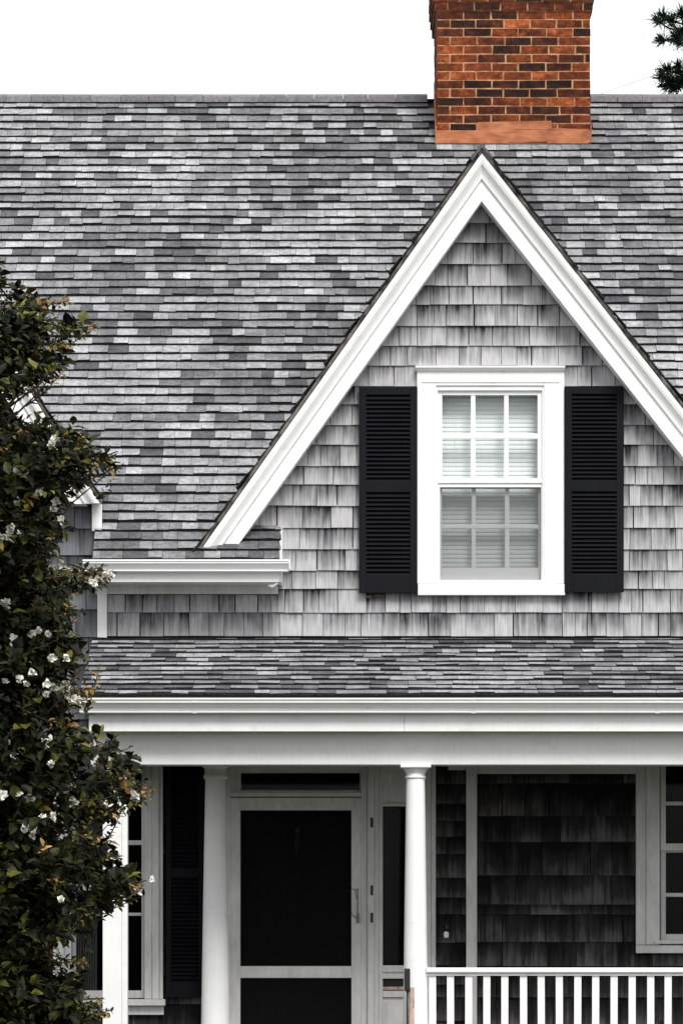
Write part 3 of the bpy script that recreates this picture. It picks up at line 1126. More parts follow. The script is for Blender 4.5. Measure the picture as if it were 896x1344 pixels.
for a_ in (253, 619, 860):
    q = MB()
    zt_, h_, d_, yb_ = Z(916, -1.83), 0.095, 0.115, YP - 0.012
    q.alongx([(yb_ - 0.59 * d_, zt_ - h_ - 0.002), (yb_ - 0.615 * d_, zt_ - h_ + 0.014), (yb_ - 0.675 * d_, zt_ - h_ + 0.3 * h_), (yb_ - 0.835 * d_, zt_ - h_ + 0.55 * h_), (yb_ - 0.95 * d_, zt_ - h_ + 0.68 * h_), (yb_ - 0.95 * d_, zt_ - 0.014),
              (yb_ - 0.90 * d_, zt_ - 0.014), (yb_ - 0.90 * d_, zt_ - h_ + 0.7 * h_), (yb_ - 0.6 * d_, zt_ - h_ + 0.3 * h_), (yb_ - 0.55 * d_, zt_ - h_ + 0.01)], X(a_, -1.83), X(a_ + 5, -1.83))
    q.build('gutter_joint', 'white_paint', pg)
MB().box(PX0 + 0.06, PX1, YP + 0.02, YB + 0.01, Z(960, -1.73) + 0.012, Z(960, -1.73) + 0.028).build('porch_soffit', 'white_paint', house)
YB = -1.57
ZBM = Z(1003.5, YB)
beam = MB().box(X(119, YB) + 0.02, PX1, YB + 0.02, YB + 0.3, ZBM + 0.003, Z(955, YB)).build('porch_beam', 'white_paint', house)
for a_, b_ in ((119, 1080),):
    MB().pbox(a_, b_, 957, 1003.5, YB, YB + 0.019).build('beam_board', 'white_paint', beam, bevel=0.002)
MB().box(X(119, YB), X(119, YB) + 0.15, YB + 0.3, 0.0, ZBM, Z(955, YB)).build('porch_beam', 'white_paint', house)
MB().box(X(119, YB) + 0.15, PX1, YB + 0.3, 0.0, ZBM + 0.07, ZBM + 0.09).build('porch_ceiling', 'ceiling_board', house)
# floor boards and skirting
ZFL = 0.8
fl = MB().box(PX0, PX1, -1.62, 0.0, ZFL - 0.12, ZFL - 0.025).build('porch_floor', 'porch_board', house)
x = PX0
while x < PX1 - 0.1:
    MB().box(x, x + 0.088, -1.68, 0.0, ZFL - 0.025, ZFL).build('floor_board', 'porch_board', fl)
    x += 0.092
MB().box(PX0, PX1, -1.65, -1.625, 0.0, ZFL - 0.12).build('porch_skirt', 'white_paint', house)
# steps in front of the door
stp = MB()
for i in range(4):
    stp.box(X(290), X(520), -1.68 - 0.28 * (i + 1), -1.68 - 0.28 * i - 0.001, 0, ZFL - 0.16 * (i + 1))
stp.build('porch_step', 'porch_board', house)

# round column
YCOL = -1.50
cx = X(545, YCOL)
rt, rb = 12.2 * (CD + YCOL) / F, 17.0 * (CD + YCOL) / F
zt = ZBM
zn = Z(1022, YCOL)
prof = []
for i in range(13):
    f_ = i / 12
    prof.append((rb + (rt - rb) * (f_ ** 1.25), ZFL + 0.12 + (zn - ZFL - 0.12) * f_))
col = MB().lathe(cx, YCOL, prof, 48).build('porch_column', 'white_paint', house, smooth=True)
pz = lambda py: Z(py, YCOL)
pc = lambda w: w * (CD + YCOL) / F
MB().lathe(cx, YCOL, [(pc(12.2), pz(1023)), (pc(13.2), pz(1022)), (pc(14), pz(1020.5)), (pc(13.2), pz(1019)), (pc(12.4), pz(1018)), (pc(12.4), pz(1015)), (pc(13.4), pz(1014.4)),
                     (pc(14.5), pz(1012)), (pc(16), pz(1009.5)), (pc(16.8), pz(1008))], 48).build('capital', 'white_paint', col, smooth=True)
MB().box(cx - pc(20), cx + pc(20), YCOL - pc(20), YCOL + pc(20), pz(1008.2), ZBM - 0.001).build('abacus', 'white_paint', col, bevel=0.004)
MB().lathe(cx, YCOL, [(pc(20), ZFL + 0.05), (pc(21), ZFL + 0.06), (pc(21), ZFL + 0.08), (pc(18), ZFL + 0.1), (pc(18), ZFL + 0.12)], 32).build('base', 'white_paint', col, smooth=True)
MB().box(cx - pc(22), cx + pc(22), YCOL - pc(22), YCOL + pc(22), ZFL, ZFL + 0.05).build('plinth', 'white_paint', col)
# square corner post at the left end
q = MB().pbox(135, 160, 1003, 1475, -1.58, -1.44)
q.pbox(160.3, 167.5, 1003, 1475, -1.572, -1.44)
post = q.build('porch_post', 'white_paint', house, bevel=0.003)
# engaged round column beside the door
cx2 = X(283, -0.3)
y2 = -0.3
p2 = lambda w: w * (CD + y2) / F
prof = [(p2(20.5) + (p2(13.5) - p2(20.5)) * (i / 12) ** 1.1, ZFL + (Z(1022, y2) - ZFL) * i / 12) for i in range(13)]
c2 = MB().lathe(cx2, y2, prof, 40).build('door_column', 'white_paint', house, smooth=True)
MB().lathe(cx2, y2, [(p2(14.5), Z(1023, y2)), (p2(16), Z(1021, y2)), (p2(16), Z(1018, y2)), (p2(14.5), Z(1016, y2)), (p2(14.5), Z(1009, y2)), (p2(17), Z(1007, y2)), (p2(17), Z(995, y2))], 40).build('capital', 'white_paint', c2, smooth=True)
# matching half column right of the round porch column (its casing strip)
MB().pbox(557, 565, 990, 1460, -0.07, 0.0).build('door_casing', 'shaded_paint', house, bevel=0.003)
MB().pbox(565.3, 571.5, 990, 1460, -0.055, 0.0).build('door_casing', 'shaded_paint', house, bevel=0.003)

# railing
YRL = -1.50
rl = MB()
zt_, zb_ = Z(1270, YRL), Z(1280.5, YRL)
rl.alongx([(YRL - 0.045, zb_ + 0.018), (YRL - 0.05, zb_ + 0.024), (YRL - 0.05, zt_ - 0.006), (YRL - 0.04, zt_), (YRL + 0.04, zt_), (YRL + 0.05, zt_ - 0.006), (YRL + 0.05, zb_ + 0.024), (YRL + 0.045, zb_ + 0.018),
           (YRL + 0.03, zb_ + 0.012), (YRL + 0.03, zb_), (YRL - 0.03, zb_), (YRL - 0.03, zb_ + 0.012)], cx + 0.068, PX1)
rail = rl.build('porch_railing', 'white_paint', house)
rail['label'] = 'white porch railing with square balusters'
MB().box(cx + 0.075, PX1, YRL - 0.03, YRL + 0.03, ZFL + 0.07, ZFL + 0.12).build('bottom_rail', 'white_paint', rail)
px = 567.0
while X(px, YRL) < PX1 - 0.05:
    j = random.uniform(-0.5, 0.5)
    lean = random.uniform(-0.6, 0.6)
    x0, x1 = X(px - 4.6 + j, YRL), X(px + 4.6 + j, YRL)
    dx = lean * 0.005
    mb = MB().hexa([(x0 + dx, YRL + 0.02, ZFL + 0.12), (x1 + dx, YRL + 0.02, ZFL + 0.12), (x1, YRL + 0.02, zb_), (x0, YRL + 0.02, zb_),
                    (x0 + dx, YRL - 0.02, ZFL + 0.12), (x1 + dx, YRL - 0.02, ZFL + 0.12), (x1, YRL - 0.02, zb_), (x0, YRL - 0.02, zb_)])
    mb.build('baluster', 'white_paint', rail)
    px += 23.8

# --- door
niche('door_recess', 'door', 0.5)
q = MB()
q.pbox(297, 303, 1000, 1456, -0.05, 0.06)           # jambs
q.pbox(473.5, 482, 1000, 1456, -0.05, 0.06)
q.pbox(303, 473.5, 1000, 1009, -0.05, 0.06)
q.pbox(303, 473.5, 1040, 1045.5, -0.065, 0.06)
fr = q.build('door_frame', 'shaded_paint', house, bevel=0.003)
q = MB()
q.pbox(303, 316, 1009, 1040, -0.02, 0.04); q.pbox(472, 473.5, 1009, 1040, -0.02, 0.04)
q.pbox(316, 472, 1009, 1014.5, -0.02, 0.04); q.pbox(316, 472, 1037, 1040, -0.02, 0.04)
q.build('transom_sash', 'shaded_paint', fr, bevel=0.002)
MB().pbox(315, 473, 1013, 1038, 0.005, 0.009).build('pane', 'glass', fr)
q = MB()
yd = -0.045
q.pbox(298.5, 315.5, 1047, 1454, yd, yd + 0.035)
q.pbox(461, 478, 1047, 1454, yd, yd + 0.035)
q.pbox(315.5, 461, 1047, 1063.5, yd + 0.001, yd + 0.035)
q.pbox(315.5, 461, 1268, 1283.5, yd + 0.001, yd + 0.035)
q.pbox(315.5, 461, 1425, 1454, yd + 0.001, yd + 0.035)
door = q.build('screen_door', 'shaded_paint', house, bevel=0.003)
door['label'] = 'white framed screen door with dark mesh'
MB().pbox(315, 461.5, 1063, 1268.5, yd + 0.018, yd + 0.02).build('screen_panel', 'screen_mesh', door)
MB().pbox(315, 461.5, 1283, 1425.5, yd + 0.018, yd + 0.02).build('screen_panel', 'screen_mesh', door)
q = MB().pbox(468.6, 470.2, 1166, 1212, yd - 0.02, yd - 0.016)
q.pbox(468.6, 470.2, 1166, 1168, yd - 0.016, yd); q.pbox(468, 471.5, 1199, 1211, yd - 0.016, yd)
q.build('door_pull', 'worn_metal', door, bevel=0.002)
q = MB()
q.tube([W(461, 1165, yd - 0.004), W(467, 1169, yd - 0.006), W(468, 1180, yd - 0.004)], [0.002] * 3, 5)
q.tube([W(461, 1198, yd - 0.004), W(464, 1203, yd - 0.006), W(468, 1204, yd - 0.004)], [0.002] * 3, 5)
q.build('latch_wire', 'black_iron', door)
# inner door
q = MB().pbox(303, 474, 1046, 1456, 0.065, 0.1)
idr = q.build('inner_door', 'dark_door', house)
for a in ((322, 380, 1070, 1230), (398, 456, 1070, 1230), (335, 375, 1305, 1420), (405, 450, 1305, 1420)):
    MB().pbox(*a, 0.056, 0.066).build('door_panel', 'dark_door', idr, bevel=0.006)
q = MB()
q.lathe(X(390), 0.05, [(0.008, Z(1093)), (0.014, Z(1091)), (0.008, Z(1087))], 10)
q.tube([W(388.5, 1094, 0.045), W(388.5, 1104, 0.04), W(389, 1122, 0.04), W(391, 1108, 0.04), W(391, 1094, 0.045)], [0.003] * 5, 6)
q.build('door_knocker', 'brass', idr)

# post between door and sidelight, sidelight assembly
q = MB()
q.pbox(482.3, 491, 990, 1456, -0.075, 0.004)
q.pbox(491.2, 496.5, 990, 1456, -0.06, 0.004)
q.pbox(496.7, 502, 990, 1456, -0.045, 0.004)
dp = q.build('door_post', 'shaded_paint', house, bevel=0.003)
for py in (1080, 1169, 1205):
    MB().pbox(486, 489.5, py - 7, py + 6, -0.08, -0.074).build('hinge_scar', 'black_iron', dp, bevel=0.002)
niche('sidelight_recess', 'side', 0.4)
q = MB()
q.pbox(502, 556, 990, 1012, -0.05, 0.004)
q.pbox(502, 556, 1012.2, 1054, -0.035, 0.004)
q.pbox(502, 556, 1054.2, 1058, -0.05, 0.02)
q.pbox(502, 556, 1267, 1276, -0.045, 0.02)
q.pbox(502, 556, 1281.5, 1284.5, -0.05, 0.0)
q.pbox(502, 556, 1300.5, 1309, -0.05, 0.0)
q.pbox(502, 556, 1309.2, 1456, -0.03, 0.004)
q.pbox(552, 556.5, 1058, 1267, -0.045, 0.02)
sl = q.build('sidelight', 'shaded_paint', house, bevel=0.003)
MB().pbox(509, 526, 1033, 1052, -0.042, -0.034).build('raised_panel', 'shaded_paint', sl, bevel=0.004)
MB().pbox(506, 550, 1316, 1440, -0.037, -0.029).build('raised_panel', 'shaded_paint', sl, bevel=0.004)
MB().pbox(502.5, 552, 1058, 1267, 0.0, 0.004).build('pane', 'glass', sl)
MB().pbox(502, 556, 1284.4, 1300.6, -0.008, 0.002).build('slot_back', 'black_iron', sl)
MB().pbox(502, 556, 1276, 1281.6, -0.03, 0.002).build('slot_rail', 'shaded_paint', sl)
for a, b in ((1289, 1290.3), (1292, 1293.5)):
    MB().pbox(502, 556, a, b, -0.02, -0.006).build('slot_bar', 'black_iron', sl)
MB().pbox(502, 556, 1295, 1299, -0.02, -0.006).build('slot_bar', 'peeling_paint', sl)

# pilaster board, head boards, wall light batten
MB().pbox(611.5, 625.5, 990, 1456, -0.06, 0.002).build('pilaster_board', 'shaded_paint', house, bevel=0.003)
MB().pbox(625.5, 835, 1000, 1009, -0.05, 0.002).build('head_board', 'shaded_paint', house, bevel=0.003)
MB().pbox(625.5, 835, 1009.3, 1015.5, -0.038, 0.002).build('head_board', 'shaded_paint', house, bevel=0.003)
MB().pbox(588, 611, 1003, 1010.5, -0.05, -0.012).build('batten', 'shaded_paint', house, bevel=0.003)
q = MB()
bell = q.lathe(X(586), -0.045, [(0.004, Z(1222)), (0.016, Z(1220)), (0.019, Z(1217)), (0.013, Z(1214)), (0.004, Z(1212))], 14)
q.pbox(583.5, 586.5, 1211, 1231, -0.03, -0.012)
bl = q.build('wall_bracket', 'black_iron', house, smooth=True)
MB().lathe(X(585), -0.045, [(0.014, Z(1231)), (0.018, Z(1228)), (0.018, Z(1224)), (0.006, Z(1222.5))], 14).build('bracket_cup', 'white_paint', bl, smooth=True)


# --- lower windows
def ground_window(key, outer, casing, cols_u, rows_u, cols_l, rows_l, sashx, meet, name, label):
    niche('window_recess', key, 0.5)
    q = MB()
    x0, x1, z0, z1 = outer
    for i, (w0, w1, y) in enumerate(casing):
        q.pbox(x0 + w0, x0 + w1, z0, z1, y, 0.004)
        q.pbox(x1 - w1, x1 - w0, z0, z1, y, 0.004)
    q.pbox(x0 + casing[-1][1], x1 - casing[-1][1], z0, z0 + 8, casing[0][2], 0.004)
    w = q.build(name, 'shaded_paint', house, bevel=0.003)
    w['label'] = label
    sash(w, sashx[0], sashx[1], z0 + 8, meet + 3.5, cols_u, rows_u, -0.01, mat='shaded_paint')
    sash(w, sashx[0], sashx[1], meet - 3.5, z1, cols_l, rows_l, 0.027, mat='shaded_paint')
    return w


wl = ground_window('left', (70, 214, 978, 1311), ((0, 5, -0.05), (5.2, 14, -0.062), (14.2, 24, -0.045)),
                   [(100, 141), (145, 186)], [(990, 1049), (1053, 1103), (1109, 1161)], [(100, 141), (145, 186)], [(1170, 1198), (1202, 1300)], (95, 191), 1165,
                   'porch_window', 'old double-hung window behind the square corner post and leaves')
MB().pbox(64, 217, 1311.5, 1320, -0.10, 0.004).build('sill', 'shaded_paint', wl, bevel=0.004)
MB().pbox(66, 215, 1320.3, 1332, -0.05, 0.004).build('apron', 'shaded_paint', wl, bevel=0.003)
wr = ground_window('right', (834, 994, 978, 1240), ((0, 13, -0.05), (13.3, 31, -0.064)),
                   [(873, 911), (916, 955)], [(990, 1052), (1057, 1107)], [(873, 911), (916, 955)], [(1119, 1172), (1177, 1226)], (866, 962), 1113,
                   'porch_window', 'double-hung window beside dark shingles behind the railing')
MB().pbox(834, 994, 1240.4, 1251, -0.05, 0.004).build('apron', 'shaded_paint', wr, bevel=0.003)
MB().pbox(858, 970, 1234, 1239, -0.075, 0.0).build('sill', 'shaded_paint', wr, bevel=0.004)
shutter(218, 268, 985, 1309, 1000, [(1140, 1152)], 1290, -0.035, st=7)

# curtain inside the left window
cur = MB()
n = 60
top = [(X(92 + 34 * i / n), 0.22 + 0.02 * math.sin(i * 1.1), Z(985)) for i in range(n + 1)]
bot = [(X(92 + 34 * i / n), 0.22 + 0.02 * math.sin(i * 1.1), Z(1308)) for i in range(n + 1)]
vs = top + bot + [(p[0], p[1] + 0.003, p[2]) for p in top + bot]
fs = [(i, i + 1, n + 2 + i, n + 1 + i) for i in range(n)] + [(2 * n + 2 + i, 3 * n + 3 + i, 3 * n + 4 + i, 2 * n + 3 + i) for i in range(n)]
cur.add(vs, fs)
tag(cur.build('curtain', 'curtain_cloth', smooth='all'), 'pale curtain hanging inside the window behind the corner post', 'curtain')

# ============================================================ loose things on the porch
hp = empty('stair_post', (X(537, -1.66), -1.66, ZFL), 'slim peeling post with black cap in front of the round column', 'post')
q = MB()
zs = [ZFL, 1.1, 1.25, 1.36, 1.45, 1.53, Z(1296, -1.66)]
q.tube([(X(539.5 + random.uniform(-0.6, 0.6), -1.66), -1.66, z) for z in zs], [0.019 + random.uniform(-0.002, 0.003) for _ in zs], 9)
q.build('post_shaft', 'peeling_paint', hp)
MB().pbox(530.5, 538, 1271, 1301, -1.69, -1.645).build('post_cap', 'black_iron', hp, bevel=0.006)
MB().pbox(533, 535.5, 1301, 1420, -1.675, -1.66).build('post_rod', 'black_iron', hp)

# ============================================================ plants
def leaf_mesh(pos, dirs, ups, length, width, tone):
    """numpy: folded leaves, 5 verts and 4 tris each"""
    N = len(pos)
    d = dirs / np.linalg.norm(dirs, axis=1, keepdims=True)
    s = np.cross(d, ups)
    s /= np.linalg.norm(s, axis=1, keepdims=True) + 1e-9
    nrm_ = np.cross(s, d)
    L, Wd = length[:, None], width[:, None]
    v = np.empty((N, 7, 3))
    v[:, 0] = pos
    v[:, 1] = pos + d * L * 0.42 + s * Wd + nrm_ * Wd * 0.35
    v[:, 2] = pos + d * L * 0.42 - s * Wd + nrm_ * Wd * 0.35
    v[:, 3] = pos + d * L * 0.50
    v[:, 4] = pos + d * L * 0.78 + s * Wd * 0.62 + nrm_ * Wd * 0.1 - nrm_ * L * 0.05
    v[:, 5] = pos + d * L - nrm_ * L * 0.16
    v[:, 6] = pos + d * L * 0.78 - s * Wd * 0.62 + nrm_ * Wd * 0.1 - nrm_ * L * 0.05
    base = (np.arange(N) * 7)[:, None]
    f = np.array([[0, 3, 1], [0, 2, 3], [1, 3, 4], [3, 5, 4], [2, 6, 3], [3, 6, 5]])
    faces = (base[:, :, None] + f[None]).reshape(-1, 3)
    return v.reshape(-1, 3), faces, np.repeat(tone, 6)


def np_object(name, v, f, tone, mat, parent, origin):
    me = bpy.data.meshes.new(name)
    me.from_pydata((v - np.array(origin)).tolist(), [], f.tolist())
    me.materials.append(M[mat])
    at = me.attributes.new('tone', 'FLOAT', 'FACE')
    at.data.foreach_set('value', tone.astype(np.float32))
    me.update()
    o = bpy.data.objects.new(name, me)
    return put(o, origin, parent)


YT = -5.2                                             # depth of the shrub's axis
tx = X(-70, YT)
tree = empty('flowering_tree', (tx, YT, 0), 'dark leafy tree with white flowers and orange shoot tips at the house corner', 'tree')


def U(px, py, y): return np.array(W(px, py, y))


# clusters of leaves inside the crown's outline
cl = []
tries = 0
while len(cl) < 6200:
    py = random.uniform(335, 1560)
    lim = tree_edge(py)
    lpx = -430 + 0.00045 * (py - 900) ** 2 * 0.9
    px = random.uniform(lpx, max(lpx + 20, lim - 9))
    if px > lim - 9: continue
    depth_half = 1.05 * math.sqrt(max(0.05, 1 - ((px + 90) / 330) ** 2)) * min(1, (py - 300) / 200 + 0.1)
    y = YT + random.uniform(-depth_half, depth_half)
    # scattered gaps so that wall shows through near the rim
    gapn = math.sin(px * 0.11 + 1.3) + math.sin(py * 0.083 + px * 0.05) + math.sin(py * 0.16 - px * 0.07)
    if gapn > (0.6 if py > 640 else 0.1) and px > lim - 95: continue
    cl.append((px, py, y, lim))
for _ in range(2600):                                 # the thick heart of the crown
    py = random.uniform(420, 1500)
    lim = tree_edge(py)
    px = random.uniform(-120, min(lim - (25 if py > 640 else 48), 85))
    cl.append((px, py, YT + random.uniform(-0.1, 0.9), lim))
SPRIG = []
for py in np.arange(342, 1350, 5.5):
    lim = tree_edge(py)
    e = U(lim + random.uniform(-26, 8), py + random.uniform(-4, 4), YT + random.uniform(-0.55, 0.55))
    ang = random.gauss(0.2, 0.42)
    d = np.array([math.cos(ang), random.uniform(-0.35, 0.35), math.sin(ang)])
    SPRIG.append((e, d / np.linalg.norm(d), random.uniform(0.14, 0.32)))
for ex, ey in ((152, 748), (148, 760), (140, 744), (132, 425), (118, 432), (163, 612), (150, 600), (203, 1036), (196, 1046), (192, 1162), (182, 1175), (152, 1325), (140, 1312), (128, 905), (120, 915), (95, 395), (12, 366), (186, 1008), (122, 1262)):
    for _ in range(3):
        a_ = random.uniform(-0.25, 0.5)
        d = np.array([math.cos(a_), random.uniform(-0.2, 0.2), math.sin(a_)])
        SPRIG.append((U(ex + random.uniform(-6, 2), ey + random.uniform(-4, 4), YT - random.uniform(0.2, 0.4)), d / np.linalg.norm(d), random.uniform(0.2, 0.36)))

P, D, UP, Ln, Wd, T = [], [], [], [], [], []
for px, py, y, lim in cl:
    c = U(px, py, y)
    out = np.array([c[0] - tx, (c[1] - YT), 0.0])
    out = out / (np.linalg.norm(out) + 0.2)
    tip = out * 0.75 + np.array([0, 0, 0.55]) + rng.normal(0, 0.35, 3)
    tip /= np.linalg.norm(tip)
    rim = lim - px < 28
    young = random.random() < (0.16 if rim else 0.06)
    nl = random.randint(7, 11)
    for i in range(nl):
        f_ = i / nl
        a = i * 2.4 + random.random()
        side = np.cross(tip, [0, 0, 1]); side /= np.linalg.norm(side) + 1e-6
        oth = np.cross(side, tip)
        d = tip * (0.25 + 0.75 * f_) + (side * math.cos(a) + oth * math.sin(a)) * 0.85
        d[2] -= 0.18
        p = c + tip * (f_ * 0.13 - 0.06)
        P.append(p); D.append(d)
        u = np.array([rng.normal(0, 0.4), rng.normal(0, 0.4) - 0.2, 1.0])
        UP.append(u)
        s = random.uniform(0.046, 0.098) * (0.75 if young and f_ > 0.5 else 1)
        Ln.append(s); Wd.append(s * random.uniform(0.27, 0.38))
        if young and f_ > 0.55: T.append(random.uniform(0.86, 1.0))
        else: T.append(min(0.84, abs(random.gauss(0.36, 0.30))))
for e, d, ln in SPRIG:
    st = e - d * ln
    k = int(ln / 0.016)
    tip_young = random.random() < 0.5
    for i in range(k):
        f_ = i / k
        sd2 = np.cross(d, [0, 1, 0]) * (1 if i % 2 else -1)
        P.append(st + d * ln * f_ + np.array([0, 0, -0.02 * math.sin(f_ * 3.1)]))
        D.append(d * random.uniform(0.35, 0.8) + sd2 * random.uniform(0.4, 0.9) + rng.normal(0, 0.3, 3))
        UP.append(np.array([rng.normal(0, 0.4), rng.normal(0, 0.4) - 0.3, 1.0]))
        s = random.uniform(0.034, 0.066) * (1 - 0.45 * f_)
        Ln.append(s); Wd.append(s * random.uniform(0.25, 0.36))
        T.append(random.uniform(0.80, 0.97) if tip_young and f_ > 0.6 else min(0.84, abs(random.gauss(0.52, 0.26))))
v, f, t = leaf_mesh(np.array(P), np.array(D), np.array(UP), np.array(Ln), np.array(Wd), np.array(T))
crown = np_object('crown', v, f, t, 'leaf', tree, (tx, YT, 3.2))
crown['kind'] = 'stuff'

# stems and branches
q = MB()
for dx, r in ((0.0, 0.075), (-0.18, 0.06), (0.15, 0.055), (-0.05, 0.05)):
    pts = [(tx + dx * 0.4, YT + dx * 0.6, 0)]
    for i in range(1, 8):
        pts.append((tx + dx * (0.4 + i * 0.32) + random.uniform(-0.05, 0.05), YT + dx * 0.6 + random.uniform(-0.08, 0.08), i * 0.68))
    q.tube(pts, [r * (1 - 0.11 * i) for i in range(8)], 8)
q.build('trunk', 'bark', tree, smooth='all')
for py in list(np.arange(380, 1340, 27.0)):
    if 1180 < py < 1310: continue
    lim = tree_edge(py) - 6
    y = YT + random.uniform(-0.3, 0.3)
    tip = Vector(U(lim, py, y))
    z0 = max(0.4, tip.z - random.uniform(0.5, 1.0))
    st = Vector((tx + random.uniform(-0.1, 0.1), YT, z0))
    mid = st.lerp(tip, 0.5) + Vector((random.uniform(-0.05, 0.05), random.uniform(-0.1, 0.1), random.uniform(-0.12, 0.02)))
    m2 = st.lerp(tip, 0.8) + Vector((0, 0, random.uniform(-0.05, 0.03)))
    MB().tube([st, mid, m2, tip], [0.013, 0.009, 0.005, 0.0025], 5).build('branch', 'bark', tree)

for i, (e, d, ln) in enumerate(SPRIG):
    if i % 2 == 0:
        a_, b_ = Vector(e - d * (ln + 0.02)), Vector(e)
        MB().tube([a_, a_.lerp(b_, 0.5) + Vector((0, 0, -0.02)), b_], [0.005, 0.0035, 0.0018], 4).build('twig', 'bark', tree)
# flower clusters
FL = [(30, 655), (22, 694), (8, 700), (72, 752), (92, 757), (140, 752), (57, 834), (24, 842), (88, 905), (104, 900), (125, 908), (47, 905), (44, 886),
      (78, 1000), (60, 975), (25, 985), (96, 1050), (8, 1045), (38, 1052), (61, 1067), (36, 1083), (194, 1038), (166, 1041), (162, 1018), (115, 976), (100, 690), (178, 1163),
      (60, 578), (20, 620), (132, 770), (120, 760), (5, 660), (70, 660), (35, 770), (10, 800), (115, 815), (15, 900), (112, 1115), (135, 1100), (45, 720), (80, 860),
      (105, 600), (90, 1180)]
FL += [(random.uniform(-380, -20), random.uniform(600, 1200)) for _ in range(16)]
for k, (px, py) in enumerate(FL):
    if not (735 < py < 775): px = min(px, tree_edge(py) - 10)
    y = YT - random.uniform(0.55, 0.95) if px < tree_edge(py) - 40 else YT - random.uniform(0.2, 0.55)
    c = np.array(W(px, py, y))
    if k >= 28 and k % 2: continue
    big = px > -15 and k < 28 and k % 2 == 0
    for j in range(random.randint(3, 5) if big else random.randint(1, 2)):
        cc = c + rng.normal(0, 1, 3) * np.array([0.042, 0.03, 0.03]) * (1.0 if big else 0.7)
        npet = random.randint(18, 26)
        dirs = rng.normal(0, 1, (npet, 3)) + np.array([0, -0.3, 0.35])
        dirs /= np.linalg.norm(dirs, axis=1, keepdims=True)
        L = rng.uniform(0.014, 0.036, npet) * random.uniform(0.75, 1.1)
        v, f, t = leaf_mesh(np.repeat(cc[None], npet, 0), dirs, rng.normal(0, 1, (npet, 3)), L, np.minimum(0.015, L * rng.uniform(0.45, 0.65, npet)), rng.uniform(0.0, 1.0, npet) ** 0.45)
        f = np.where(f % 7 == 0, 0, f)                    # all petals share the flower's heart
        np_object('flower', v, f, t, 'petal', tree, tuple(cc))

# --- potted plant behind the railing
pp = empty('potted_plant', (X(856, -0.55), -0.55, ZFL), 'dark leafy plant in a pot behind the railing under the window', 'plant')
MB().lathe(X(856, -0.55), -0.55, [(0.08, ZFL), (0.12, ZFL + 0.2), (0.135, ZFL + 0.2), (0.135, ZFL + 0.235), (0.11, ZFL + 0.235), (0.1, ZFL + 0.2)], 20).build('pot', 'terracotta', pp, smooth=True)
n = 90
base = np.array([X(856, -0.55), -0.55, ZFL + 0.38])
pos = base + rng.normal(0, 1, (n, 3)) * np.array([0.13, 0.09, 0.11])
dirs = pos - base + np.array([0, 0, 0.05])
L = rng.uniform(0.07, 0.14, n)
v, f, t = leaf_mesh(pos, dirs, rng.normal(0, 0.3, (n, 3)) + np.array([0, -0.3, 1]), L, L * 0.22, rng.uniform(0, 0.6, n))
np_object('leaves', v, f, t, 'leaf', pp, tuple(base))['kind'] = 'stuff'
q = MB()
for i in range(7):
    a = i * 0.9
    q.tube([base + np.array([0, 0, -0.17]), base + np.array([0.08 * math.cos(a), 0.06 * math.sin(a), 0.08])], [0.006, 0.003], 5)
q.build('stem', 'bark', pp)

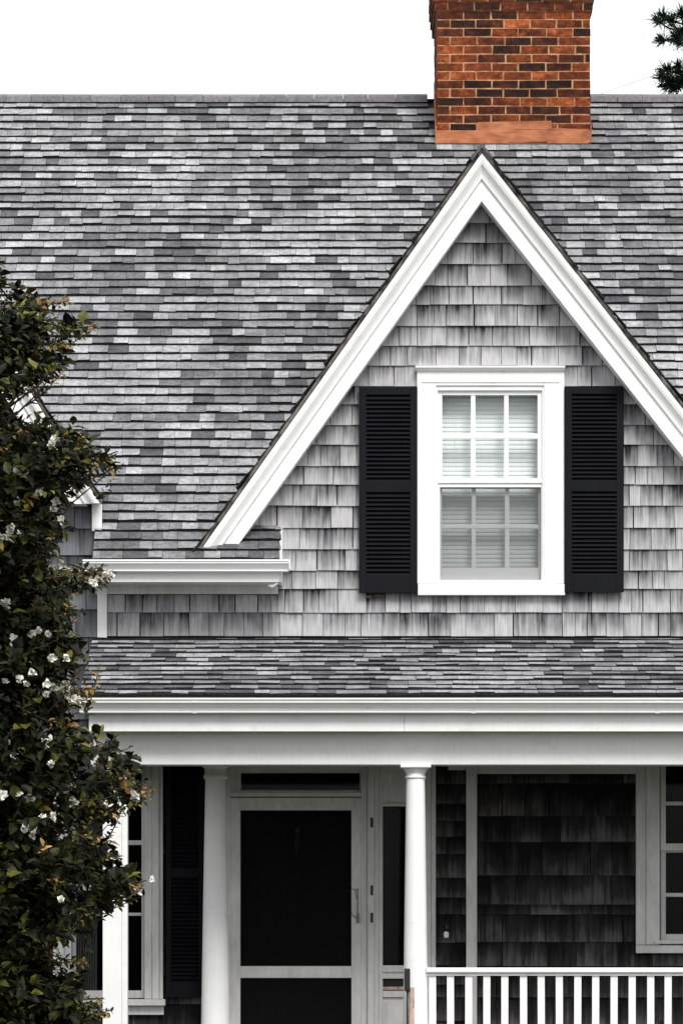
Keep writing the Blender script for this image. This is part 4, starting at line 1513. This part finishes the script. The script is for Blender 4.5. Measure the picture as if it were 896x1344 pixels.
# --- pine beyond the roof
YPN = 15.0
pxx = X(1030, YPN)
pine = empty('pine_tree', (pxx, YPN, 0), 'dark green pine with tufted branch ends rising beyond the roof ridge', 'tree')
q = MB()
q.tube([(pxx, YPN, 0), (pxx + 0.05, YPN, 4), (pxx - 0.03, YPN, 8), (pxx, YPN, 12.5), (pxx, YPN, 15)], [0.24, 0.2, 0.15, 0.08, 0.02], 10)
q.build('trunk', 'bark', pine, smooth='all')
tips = []
brs = [((1030, 62), [(862, 27), (869, 22), (879, 26), (866, 54), (884, 48), (889, 55), (893, 18), (896, 42), (905, 30), (915, 50), (903, 62), (925, 30)]),
       ((1030, 150), [(866, 102), (872, 92), (878, 108), (874, 114), (889, 86), (891, 98), (893, 112), (884, 117), (900, 95), (908, 112), (915, 90), (930, 105)])]
for i in range(16):
    py = random.uniform(-330, 260)
    sd_ = 1 if i % 2 else -1
    reach = random.uniform(70, 130) if sd_ > 0 else random.uniform(50, 105)
    if sd_ < 0 and py > -60: continue
    brs.append(((1030, py + 40), [(1030 + sd_ * reach * random.uniform(0.35, 1.0), py + random.uniform(-18, 18)) for _ in range(9)]))
for (bx, by), tp in brs:
    mb = MB()
    y0 = YPN
    yb = YPN + random.uniform(-0.8, 0.8)
    ex = np.mean([p[0] for p in tp]); ey = np.mean([p[1] for p in tp])
    st = W(bx, by, y0)
    hub = W(ex + (8 if ex < bx else -8), ey + 3, (y0 + yb) / 2)
    mb.tube([st, st.lerp(hub, 0.5) + Vector((0, 0, -0.05)), hub], [0.05, 0.03, 0.02], 6)
    for p in tp:
        y = yb + random.uniform(-0.25, 0.25)
        e = W(p[0], p[1], y)
        s = hub.lerp(e, 0.2)
        mb.tube([hub, s.lerp(e, 0.5) + Vector((0, 0, -0.03)), e], [0.014, 0.009, 0.006], 5)
        tips.append((np.array(e), np.array((e - hub).normalized())))
    mb.build('branch', 'bark', pine)
P, D, UP, Ln, Wd, T = [], [], [], [], [], []
for e, d in tips:
    for i in range(100):
        s = rng.normal(0, 0.55, 3) + d * 0.85 + np.array([0, 0, 0.15])
        P.append(e - d * random.uniform(0, 0.12)); D.append(s); UP.append(rng.normal(0, 1, 3))
        l = random.uniform(0.07, 0.14)
        Ln.append(l); Wd.append(0.0055); T.append(random.random())
v, f, t = leaf_mesh(np.array(P), np.array(D), np.array(UP), np.array(Ln), np.array(Wd), np.array(T))
np_object('crown', v, f, t, 'pine_needle', pine, (pxx, YPN, 10.0))['kind'] = 'stuff'

# thin overhead wire from the pine down behind the roof
q = MB()
pts = [W(790 + 14 * i, 121 - 4.6 * i - 0.0 * i * i + 0.12 * (i - 4) ** 2, 14.5) for i in range(9)]
q.tube([W(560, 176, 14.5), W(680, 150, 14.5)] + pts + [W(1030, 60, 14.9)], [0.0022] * 12, 5)
tag(q.build('overhead_wire', 'black_iron'), 'thin dark wire sloping from the pine behind the ridge', 'wire')
